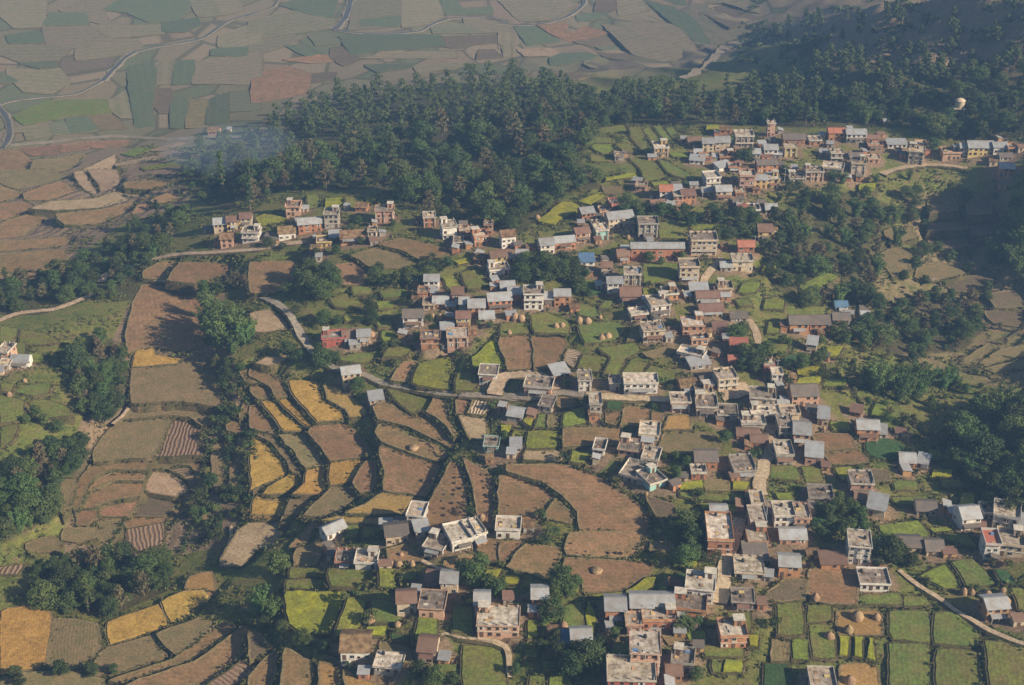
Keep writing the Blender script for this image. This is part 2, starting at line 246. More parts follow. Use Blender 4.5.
# ------------------------------------------------------------------ fields read off the photograph (window, crop: outline)
FIELDS = """
20 G:518,105 525,50 570,12 600,15 610,60 705,75 690,90
20 D:520,110 690,94 840,90 840,140 870,200 875,240 860,262 760,242 630,238 515,243
10 B:555,452 640,444 768,457 800,560 830,700 700,712 600,690 545,700 500,720 490,640 520,520
20 D:515,250 630,245 760,250 870,268 860,330 790,330 740,300 650,292 540,305 490,310
20 D:485,314 540,310 650,298 668,310 600,450 480,465 370,475 365,440 400,380 440,340
20 S:675,310 750,325 785,345 775,400 800,450 592,455
20 B:360,480 480,468 575,460 570,508 440,508 380,523 345,568 320,620 290,670 280,640 300,560
20 B:580,462 800,458 802,585 790,600 775,590 770,530 740,490 690,486 640,498 582,500
20 S:650,506 700,500 740,500 765,520 778,580 765,600 748,590 735,550 700,525
20 P:575,512 640,517 700,532 733,560 743,600 680,613 572,593
20 B:350,573 390,540 440,520 565,517 560,548 440,550 380,573 345,598
20 B:340,605 380,580 440,560 560,555 555,608 430,625 350,658 330,658
20 R:350,672 430,637 550,617 540,640 500,690 370,690
20 b:552,640 582,607 690,630 680,660 640,690 510,690
30 S:500,75 640,50 645,130 540,163 500,120
30 S:480,142 540,172 640,140 620,185 500,215 490,190
30 B:480,30 620,0 720,5 650,45 500,70
30 D:390,60 440,40 480,60 470,110 430,140 400,120
O P:380,335 500,335 650,335 660,400 600,500 440,560 340,680 150,680 160,620 240,480 300,400
30 G:0,400 100,375 200,400 205,430 175,615 80,630 0,645
30 D:212,425 380,445 400,540 350,600 300,625 187,620
30 G:420,440 500,410 618,372 645,400 660,455 540,498 430,528 414,500
30 G:627,362 720,315 800,312 820,340 770,380 720,430 672,450
30 g:722,308 740,260 830,240 850,330 800,348
30 D:360,605 420,540 600,492 657,575 480,632 420,648 340,640
30 D:612,485 700,452 780,420 830,440 790,490 682,563
30 B:430,665 500,638 680,582 800,492 850,440 930,450 880,498 760,583 600,637 480,678
30 B:490,688 650,628 760,592 880,512 940,458 1018,482 1018,543 960,558 880,618 800,685
30 S:802,692 890,628 1000,548 1030,560 1030,600 960,660 900,692
30 D:0,690 10,655 170,632 300,636 330,650 410,664 390,700 0,760
30 B:420,692 470,690 640,640 690,690 640,740 400,740
31 B:0,650 95,548 105,570 90,690 70,740 0,740
31 B:140,540 238,592 245,640 230,690 230,730 120,720 130,600
31 g:272,590 348,617 360,690 370,740 260,740 265,690
31 g:368,628 500,682 620,740 390,740 378,690
31 b:0,470 90,530 0,585
O G:432,162 698,167 620,316 402,308 367,250
O D:442,120 718,126 700,160 436,154
O D:732,130 938,132 780,278 700,316 632,314 700,180
O D:952,132 1090,40 1180,-20 1210,60 1150,170 1060,270 930,288 820,298 792,288
O R:692,530 850,362 900,300 946,312 958,350 880,400 868,460 760,538
D g:100,150 250,120 350,80 480,30 560,0 900,0 830,110 740,106 700,150 560,196 450,188 280,168 200,168
21 B:0,105 60,110 130,165 143,220 104,228 80,180 0,140
21 B:0,157 72,190 80,230 30,232 0,202
21 G:148,160 260,165 280,215 362,285 367,313 262,320 242,300 163,215
21 g:288,180 330,180 420,240 453,270 453,298 390,303 372,270 303,230
21 G:40,242 88,238 130,290 207,340 203,358 130,358 100,320 60,270
21 G:103,232 148,228 248,330 240,343 222,343 152,285
21 B:0,257 33,253 68,300 112,350 108,368 0,345
21 D:112,372 203,367 257,420 302,480 297,493 217,498 192,470 172,430
21 B:227,360 252,332 375,327 420,362 487,450 440,458 317,473 282,420
21 G:0,387 68,402 127,460 152,515 128,543 68,558 20,578 0,588
21 D:20,367 98,380 186,500 196,522 167,517 142,470 82,397
21 G:72,578 152,527 207,530 193,560 150,598 52,602
21 G:217,512 302,497 288,545 316,570 273,606 165,603 208,560
21 G:317,480 438,467 427,510 393,558 313,568 302,540
21 D:327,572 383,570 417,605 338,683 214,683
21 B:452,477 487,472 497,540 477,590 430,598 402,560
21 G:20,612 162,612 128,685 0,685
21 D:168,614 268,614 200,683 135,685
21 B:507,332 560,328 620,372 738,412 776,450 740,476 640,446 512,398 492,360
21 B:512,412 640,458 742,492 688,612 600,597 522,588 527,520 508,450
21 g:522,597 600,607 682,622 648,678 370,678 450,642
21 B:482,262 530,237 600,287 660,302 720,313 797,370 797,426 740,397 620,337 502,308
21 B:788,472 828,502 850,600 846,685 840,760 640,760 670,685 694,640 742,560
21 B:835,462 868,482 926,512 956,560 966,685 975,740 890,740 888,685 874,580
21 B:692,280 720,227 762,227 768,290 810,370 800,376 742,310
21 R:812,227 868,227 838,288 810,288
21 W:877,230 953,240 923,293 847,286
21 P:817,294 928,300 933,383 862,388
21 T:532,192 620,192 718,235 650,298 612,278 562,235
21 L:657,92 783,67 788,130 783,198 700,188 632,170
21 R:602,82 663,87 628,163 562,160 548,155
21 M:862,70 950,0 973,30 1002,118 930,105 872,113
21 T:807,132 888,117 893,170 868,198 802,198
21 T:332,67 518,42 523,75 430,93 342,80
21 P:20,90 70,65 145,60 140,80 70,100
p B:304,20 332,-50 400,-70 558,-80 567,0 562,218 376,228 342,130
p B:574,-80 760,-60 846,20 766,185 640,232 584,234 573,100
22 W:267,32 318,47 288,108 247,80
22 T:327,57 428,72 383,128 302,108
22 T:382,32 538,12 548,50 498,70 458,138 402,138 432,70
22 T:512,77 578,92 548,143 472,143
22 T:587,97 688,132 678,168 640,168 557,150
22 D:560,50 690,20 700,40 600,75
22 B:222,224 298,224 298,253 240,268 222,258
22 L:242,290 328,262 343,328 247,340
22 M:97,290 143,292 123,343 82,323
22 T:150,292 180,292 178,343 132,343
22 D:187,292 218,292 226,340 187,340
22 L:107,360 228,357 233,423 102,426
22 M:0,332 48,337 23,398 0,393
22 L:57,352 98,357 88,398 37,398
22 K:417,239 486,239 473,276 414,273
22 B:414,282 473,284 453,333 414,323
22 B:492,262 588,272 576,338 482,328 474,333
22 B:597,280 646,292 628,338 585,336
22 g:657,297 738,292 748,348 642,348
22 B:247,347 330,342 478,347 478,408 300,413 247,418
22 P:102,432 268,432 263,476 92,468
22 L:277,432 358,442 328,488 272,478
22 D:642,362 838,362 868,428 700,448 622,428
1 B:507,465 551,464 577,467 605,480 624,495 638,503 648,515 650,528 646,550 574,550 580,530 577,512 562,495 541,481 507,471
22 B:0,532 58,532 138,562 212,615 168,680 0,682
22 B:218,620 258,652 288,692 276,720 172,690
22 M:702,562 798,552 798,583 702,588
22 M:907,552 978,557 968,593 907,588
22 M:777,642 928,647 923,678 782,663
22 T:772,597 948,607 958,638 772,628
22 D:807,550 898,550 898,588 807,588
22 T:702,597 763,597 763,628 702,613
22 b:574,612 678,642 695,690 612,690
32 B:0,0 165,0 140,48 80,60 68,108 0,108
32 B:102,132 248,152 203,240 188,278 130,250 24,220
32 B:0,125 98,122 20,200 0,213
32 R:272,87 558,87 543,150 518,188 262,173
32 B:257,187 520,202 608,207 588,250 480,313 332,328 322,270 253,240
32 M:492,320 575,264 610,267 598,300 560,333 492,333
32 L:342,332 480,320 488,338 352,343
32 T:247,377 323,360 328,470 242,498
32 M:334,357 358,362 383,430 368,488 334,478
32 L:107,432 153,432 153,498 107,508
32 T:162,432 213,450 208,488 157,503
32 T:92,542 148,547 148,578 92,583
32 L:192,652 258,642 288,690 300,720 192,720
32 T:112,642 178,632 178,720 102,720
32 M:882,587 953,587 948,638 872,638
32 T:832,587 868,587 863,638 832,638
32 M:972,492 1016,492 1016,543 972,538
32 T:887,402 983,402 983,478 902,458
32 T:790,530 880,530 960,545 960,578 800,575
33 L:442,62 600,42 648,100 490,123
33 L:642,72 720,62 748,80 662,93
33 T:672,102 798,92 838,148 760,138
33 B:177,232 320,227 363,242 363,368 182,353
33 b:77,272 163,272 158,348 60,358 0,348 0,330
33 T:377,327 528,327 538,373 372,373
33 T:547,337 638,342 663,378 547,378
33 L:607,262 708,212 748,260 766,308 702,308
33 T:732,207 818,192 916,290 792,303 762,250
33 K:897,232 948,232 986,288 932,288
33 g:282,397 440,392 463,402 458,488 292,488
33 T:52,372 148,362 158,488 52,488
33 T:167,372 268,377 268,438 167,443
33 T:172,452 268,452 283,578 187,578
33 M:292,494 338,497 333,578 292,573
33 M:350,497 393,497 388,588 347,578
33 M:404,497 433,502 438,593 397,588
33 L:107,507 176,510 176,588 107,588
33 D:32,507 98,507 98,588 32,588
33 K:0,602 98,602 118,690 118,740 0,740
33 T:490,394 648,397 653,518 502,508 487,480
33 T:662,402 750,402 846,490 836,538 662,523
33 T:487,527 502,517 648,532 658,600 663,690 670,740 492,740
33 T:670,542 838,557 866,690 875,740 680,740
33 T:862,512 1050,550 1050,740 890,740
33 g:292,602 438,607 463,690 470,740 302,740
33 T:967,307 1040,312 1040,410 992,390
23 B:187,367 328,367 368,423 232,433
23 B:232,440 373,432 408,478 272,488
23 T:22,492 118,492 143,548 22,543
23 T:142,497 218,497 238,550 220,563 162,558
23 L:272,502 368,497 388,538 302,553
23 b:387,502 478,507 498,548 432,558
23 K:392,402 470,382 538,402 576,440 500,473 412,458
23 L:832,202 868,202 918,258 882,253
23 M:927,242 968,237 983,263 942,270
23 T:972,197 1040,185 1040,230 982,218
23 T:492,617 638,612 648,638 522,648
12 M:142,200 240,127 298,132 328,160 250,188 213,218 152,208
12 M:302,125 398,87 408,105 350,138 322,133
12 M:412,32 528,12 538,25 412,43
12 L:590,50 650,42 668,60 600,64
d T:0,62 68,62 48,118 0,118
d T:82,62 268,42 286,118 74,123
d T:302,62 398,52 466,230 402,238 324,150
d T:412,82 468,57 566,190 502,208
d T:492,52 558,47 636,150 592,178
d T:582,62 658,62 696,130 642,138
d T:0,132 158,137 168,178 0,183
d L:12,197 168,192 196,245 100,268 32,240
d T:192,187 308,182 386,250 292,263 232,230
d T:302,302 498,322 596,450 432,488 384,380
d T:522,312 618,332 836,460 828,478 642,440
d T:0,272 178,302 188,328 0,328
12 T:562,367 698,367 688,428 562,448
12 L:747,212 888,217 888,238 747,238
12 T:622,207 738,202 738,268 622,268
12 T:292,522 378,542 398,588 302,568
12 T:302,612 438,592 498,622 450,668 332,678
12 T:112,567 190,562 268,592 268,638 132,638
12 T:0,602 98,602 118,638 0,648
11 T:217,102 263,97 278,138 227,153
11 M:292,114 358,110 366,136 292,146
11 T:372,107 438,107 448,138 377,148
11 M:447,110 498,110 498,126 457,133
11 L:12,190 70,167 148,190 148,203 42,218
11 B:0,362 178,357 193,400 150,458 90,483 0,478
11 P:0,562 78,547 148,600 138,628 22,633
11 B:502,290 590,267 700,287 786,320 740,343 662,348 602,315
11 D:392,332 500,302 578,327 646,370 600,383 482,388 432,350
11 R:332,372 428,362 458,400 448,448 352,448
11 M:792,357 850,345 873,360 812,373
11 L:747,422 798,412 828,465 782,478
11 T:312,507 388,482 438,510 428,548 332,538
11 L:492,517 563,512 568,538 502,543
11 T:502,472 598,467 638,490 522,503
11 T:492,592 553,587 558,613 502,618
11 L:512,632 558,632 573,678 517,678
11 T:822,402 898,392 938,450 852,468
10 P:287,10 328,0 356,50 386,90 370,103 312,60
10 P:344,0 458,0 473,40 450,78 402,93 378,50
10 R:92,90 238,42 296,85 190,118 102,118
10 B:0,132 98,127 138,150 60,183 0,198
10 P:122,150 200,122 368,112 400,102 480,77 618,87 578,108 400,148 212,158
10 B:0,212 138,162 196,167 130,228 90,258 0,268
10 B:217,172 380,157 526,127 498,168 440,188 400,213 252,213
10 R:592,120 660,87 713,100 690,118 622,133
10 B:0,277 150,272 258,262 268,298 100,308 0,318
10 B:0,332 80,322 250,312 258,388 60,408 0,398
10 B:562,395 620,362 684,357 688,365 638,428 557,423
10 B:702,362 780,362 908,372 913,398 850,423 760,443 655,430
10 T:0,612 73,622 58,668 0,678
10 T:82,627 180,642 238,678 72,688
20 T:0,172 58,172 38,208 0,203
20 T:0,217 98,242 88,308 0,328
20 T:112,242 180,232 268,262 278,298 132,308
20 T:77,182 198,167 188,208 130,218 57,208
20 T:0,342 68,332 58,388 0,428
20 L:110,50 170,55 180,85 120,90
20 T:0,10 100,15 90,90 0,60
"""
FIELDS += '''20 D:830,420 880,400 905,470 880,540 850,590 835,560
20 D:905,480 940,490 960,520 930,580 900,590
20 B:935,120 1018,112 1018,165 960,165
20 B:962,205 998,232 962,288 935,305
20 B:885,335 985,268 1010,290 940,318 1000,352 950,368 890,352
30 R:790,15 810,10 812,70 800,80
20 D:1000,380 1040,400 1060,470 1030,560 990,600 1005,500
'''
FIELDS += '''13 D:602,382 698,364 786,402 642,438 592,418
13 D:452,332 520,302 578,332 562,398 502,418
13 b:692,442 800,414 898,417 878,468 760,478
13 b:882,482 1018,472 1030,538 902,538
13 b:862,552 1018,550 1030,618 900,598
13 b:642,112 738,107 758,158 652,168
13 b:652,182 778,172 798,228 642,238
13 b:642,252 798,242 818,298 662,308
13 D:470,240 560,215 600,262 500,285
13 b:790,120 880,110 890,170 800,175
13 b:810,190 900,180 900,250 815,255
23 D:722,92 800,62 880,12 898,30 830,78 760,108
23 D:842,92 910,42 1018,22 1030,58 930,78 870,103
23 D:862,112 950,92 1018,77 1030,108 900,128
13 L:130,452 250,402 290,420 170,488
13 D:152,502 290,432 300,460 200,520
01 P:385,565 408,515 450,512 472,538 432,580 392,602
30 B:300,10 372,2 378,30 340,60 300,60
30 D:382,32 440,28 476,34 470,50 420,55 387,58
30 D:250,72 300,72 378,72 378,108 300,128 242,118
30 S:0,225 60,215 100,210 70,255 0,250
30 D:100,132 200,102 238,124 220,160 120,170
20 D:232,545 298,547 275,638 242,680 227,620
10 B:0,62 80,87 85,100 0,123
10 D:0,0 200,0 268,32 92,83 0,50
10 B:484,48 600,42 700,62 640,78 492,70
10 R:540,137 600,132 560,163 512,173
10 B:0,412 200,397 190,422 60,434 0,424
00 B:0,592 70,584 126,627 100,687 0,690
00 D:132,627 240,617 330,602 250,680 122,690
00 P:292,682 452,604 446,660 332,690
31 M:140,320 373,324 318,490 210,490 150,450 130,380
31 L:384,342 462,352 440,440 418,500 328,495
31 T:160,225 300,230 290,265 155,265
31 T:306,232 480,237 480,305 315,300
31 T:140,272 300,272 308,312 135,312
31 D:180,150 288,132 258,220 170,220
31 T:382,62 440,62 418,110 362,115
31 T:446,67 512,72 520,108 430,110
31 L:502,232 570,232 573,310 502,305
31 M:452,457 540,457 530,495 442,490
31 T:470,352 560,362 598,440 482,440
31 L:657,422 733,427 738,490 642,513
31 M:842,352 880,344 880,366 847,370
31 T:790,376 876,380 876,480 790,480
31 T:832,532 998,545 1005,700 832,700
31 K:547,472 618,496 618,512 552,512
31 D:510,515 620,540 640,600 520,580
31 R:535,152 608,135 675,190 640,213 545,208
E B:692,388 938,408 818,553 700,588 662,520 604,470
E R:352,562 500,503 636,522 598,588 430,632 352,600
'''
VALLEY = """
00 k:405,40 470,0 600,-40 735,-10 740,30 700,75 580,85 500,50
00 k:640,90 770,70 780,100 720,125 640,125
00 k:170,100 200,50 330,50 345,95
00 k:25,140 150,118 175,165 40,170
00 k:80,250 200,240 225,260 160,268
00 k:0,280 65,318 0,330
00 T:55,460 190,390 410,380 440,440 250,460 100,500
00 v:200,480 250,470 290,520 220,535
00 k:262,460 340,450 380,515 290,530
00 D:345,450 420,430 490,510 390,515
00 V:430,390 520,330 550,470 480,470 440,430
00 k:500,250 610,220 600,340 590,450 610,530 540,520 510,350
00 V:615,240 680,230 670,330 603,335
00 k:685,235 755,230 755,330 680,335
00 b:600,340 665,340 670,455 630,450 600,400
00 k:670,360 730,365 730,520 675,515
00 D:734,372 808,380 808,520 737,515
00 k:815,375 890,345 890,510 815,500
00 V:760,230 1018,200 1018,343 890,335 760,330
00 v:895,345 1018,347 1018,450 897,445
00 V:170,108 350,100 440,150 290,190 190,180
00 V:230,40 320,0 470,-10 405,45 420,80 520,100 440,105 340,80
00 V:0,-20 180,-20 170,100 60,110 0,60
00 V:0,180 170,175 280,185 220,235 80,245 0,215
00 V:30,265 160,272 230,265 270,320 200,370 100,365 40,310
00 V:360,100 520,100 640,95 635,130 540,140 430,150
00 V:300,195 430,155 530,150 560,190 440,220 300,240
00 V:740,0 830,0 860,60 780,65
00 V:840,0 930,0 950,40 870,60
00 v:125,290 210,280 230,305 150,310
00 V:860,140 1018,80 1018,190 860,185
00 k:830,190 960,185 970,225 830,215
00 V:10,430 60,500 190,485 200,535 110,555 100,520 50,520
00 R:80,577 230,562 233,608 130,618
00 R:245,562 348,547 348,590 245,608
00 R:360,547 500,547 490,578 370,588
00 P:592,590 700,552 728,560 640,600
00 L:480,600 540,572 588,590 520,618
00 L:560,640 700,632 700,663 570,665
00 P:455,632 600,612 618,638 460,653
01 k:355,135 480,125 740,132 760,180 600,195 480,205 400,222 370,170
01 k:120,20 200,-10 340,-10 320,70 250,60
01 k:745,-10 800,-10 835,55 770,60
01 k:840,32 940,27 948,55 832,57
01 b:320,180 368,177 390,220 438,240 370,268 322,230
01 b:762,142 960,132 973,165 880,175 820,190 764,187
01 b:902,190 950,190 988,230 892,238
01 V:430,230 600,200 798,195 803,228 640,230
01 k:450,245 640,247 620,275 500,290
01 v:230,130 300,122 358,170 262,180
01 k:140,175 200,172 268,213 222,223
01 R:12,270 150,242 233,290 223,390 70,413 12,418
01 R:132,230 300,212 322,245 240,248
01 b:242,280 333,280 328,320 252,328
01 V:415,0 500,-10 590,0 590,55 540,110 390,120
01 k:430,60 520,45 590,60 580,105 440,100
01 V:600,0 735,-10 755,65 690,95 600,110
01 V:840,60 1018,95 1018,125 960,128 850,120
01 v:715,105 860,90 960,105 950,128 720,130
01 V:0,80 170,40 330,75 320,110 150,135 0,160
01 V:0,165 140,140 220,135 130,180 30,215 0,240
01 V:980,140 1018,130 1018,235 1000,230
01 V:640,250 800,240 880,245 800,275 660,300
02 R:152,95 260,87 428,125 282,163 202,130
02 b:292,167 430,137 478,165 370,188
02 k:382,190 490,170 500,185 402,203
02 k:202,200 340,197 378,220 330,253 202,268
02 P:72,190 200,182 238,225 102,225
02 b:192,280 330,262 363,295 282,338 202,320
02 V:392,80 540,52 698,130 776,240 600,268 522,220 432,120
02 V:672,52 780,32 976,150 832,173 722,90
02 b:792,30 860,17 1018,82 902,103
02 b:382,0 450,-10 458,40 372,40
02 k:560,-10 700,-10 818,185 802,193 642,60
02 k:302,60 380,52 418,70 312,80
02 b:612,110 700,107 718,125 642,138
02 V:462,0 540,-10 580,40 470,60
02 V:0,0 70,-20 200,-20 300,20 200,75 80,80
02 V:740,0 860,-20 1018,-20 1018,70 880,10
02 k:60,105 140,105 230,165 110,180
02 V:0,110 55,105 70,175 0,200
02 V:340,215 400,210 420,235 370,290 335,260
02 b:400,210 520,195 560,230 500,250 420,235
"""

FIELD_SHAPES = []       # (world polygon, level) for carving the ground
def smooth_poly(P, cw=.35):
    P = np.asarray(P); n = len(P); out = []
    for i in range(n):
        p0, p1, p2, p3 = P[(i - 1) % n], P[i], P[(i + 1) % n], P[(i + 2) % n]
        L = np.hypot(*(p2 - p1)); k = int(min(10, max(1, L // 2.5)))
        for j in range(k):
            t = j / k
            cr = .5 * ((2 * p1) + (-p0 + p2) * t + (2 * p0 - 5 * p1 + 4 * p2 - p3) * t * t + (-p0 + 3 * p1 - 3 * p2 + p3) * t ** 3)
            ln = p1 * (1 - t) + p2 * t
            out.append(cw * cr + (1 - cw) * ln)
    return np.array(out)
def offset_poly(P, d):
    n = len(P); nx = np.roll(P, -1, 0); pv = np.roll(P, 1, 0)
    e = nx - pv; L = np.maximum(np.hypot(e[:, 0], e[:, 1]), 1e-6)
    nrm = np.stack([e[:, 1], -e[:, 0]], 1) / L[:, None]
    return P + nrm * (d[:, None] if hasattr(d, '__len__') else d)
CROP_H = dict(M=.55, L=.4, T=.3, K=.3, G=.45, k=.3)
CROP_WORD = dict(B='brown ploughed', D='grey-brown stubble', R='reddish bare', P='pale bare', G='golden ripe rice', g='dull gold cut-rice',
  M='yellow mustard', L='light green', T='green vegetable', K='bright green', k='deep green', S='furrowed dark', W='pale striped', b='dark brown', V='tan fallow', v='green striped')
def build_field(tg, kind, pts, valley=False, bank=True):
    pp = [pix(tg, *p) for p in pts]
    cx = sum(p[0] for p in pp) / len(pp); cy = sum(p[1] for p in pp) / len(pp)
    gx, gy, gz = ground_pt(cx, cy)
    if not valley:
        zs = [ground_pt(*p)[2] for p in pp]; lev = .55 * gz + .45 * sum(zs) / len(zs) + .15
    else: lev = gz + .45 + random.random() * .15
    x, y = at_z([p[0] for p in pp], [p[1] for p in pp], lev)
    P = np.stack([x, y], 1)
    if np.sum(P[:, 0] * np.roll(P[:, 1], -1) - np.roll(P[:, 0], -1) * P[:, 1]) < 0: P = P[::-1]
    P = smooth_poly(P, .3 if not valley else .06); n = len(P)
    jit = np.array([mnoise.noise(Vector((p[0] * .16, p[1] * .16, lev))) + .5 * mnoise.noise(Vector((p[0] * .5, p[1] * .5, lev))) for p in P])
    P = offset_poly(P, jit * (.7 if not valley else .9) + (.25 if not valley else 1.6))
    FIELD_SHAPES.append((P, lev, valley))
    c = P.mean(0); Q = P - c
    i = int(np.argmax(np.hypot(*(np.array(pts) - np.roll(pts, -1, 0)).T))); a = np.array(at_z(*pp[i], lev)); b = np.array(at_z(*pp[(i + 1) % len(pp)], lev))
    ang = math.atan2(b[1] - a[1], b[0] - a[0]); ang += math.pi / 2 if kind in 'SW' else 0; ca, sa = math.cos(-ang), math.sin(-ang)
    rot = lambda A: np.stack([A[:, 0] * ca - A[:, 1] * sa, A[:, 0] * sa + A[:, 1] * ca], 1)
    ch = CROP_H.get(kind, 0) * (1 if not valley else .5)
    r_in = rot(offset_poly(Q, -.75)); r_out = rot(Q); jn = np.abs(jit)
    r_mid = rot(offset_poly(Q, .5 + .7 * jn)); r_bot = rot(offset_poly(Q, 1.3 + 1.6 * jn))
    dep = 4.2 if not valley else 1.2
    pl = np.linalg.lstsq(np.column_stack([Q, np.ones(n)]), terrain(P[:, 0], P[:, 1]), rcond=None)[0] if valley else None
    def zoff(ring):
        if not valley: return np.zeros(n)
        g = np.stack([ring[:, 0] * ca + ring[:, 1] * sa, -ring[:, 0] * sa + ring[:, 1] * ca], 1) + c
        return pl[0] * (g[:, 0] - c[0]) + pl[1] * (g[:, 1] - c[1]) + pl[2] + .5 - lev
    z0, z1, z2, z3 = zoff(r_in), zoff(r_out), zoff(r_mid), zoff(r_bot)
    V = [(*p, ch + q) for p, q in zip(r_in, z0)] + [(*p, .06 + q) for p, q in zip(r_in, z0)] + [(*p, .1 + q) for p, q in zip(r_out, z1)] + [(*p, -.3 * dep - j + q) for p, j, q in zip(r_mid, jn, z2)] + [(*p, -dep + q) for p, q in zip(r_bot, z3)]
    F = [tuple(range(n))]; fm = [0]
    for ring in range(4):
        for k in range(n):
            k2 = (k + 1) % n; o = ring * n; o2 = o + n
            F.append((o + k2, o + k, o2 + k, o2 + k2)); fm.append((0, 1, 2, 2)[ring])
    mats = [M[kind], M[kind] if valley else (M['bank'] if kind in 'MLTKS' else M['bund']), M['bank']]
    ob = mesh_obj('field', V, F, mats, None, fm)
    ob.location = (c[0], c[1], lev); ob.rotation_euler = (0, 0, ang)
    tag(ob, CROP_WORD[kind] + (' field on the far valley floor' if valley else ' terraced field plot'), kind='structure')
    return ob
for tbl, val in ((FIELDS, False), (VALLEY, True)):
    for line in tbl.strip().split('\n'):
        hd, body = line.split(':'); tg, kd = hd.split()
        build_field(tg, kd, [tuple(float(v) for v in q.split(',')) for q in body.split()], val)

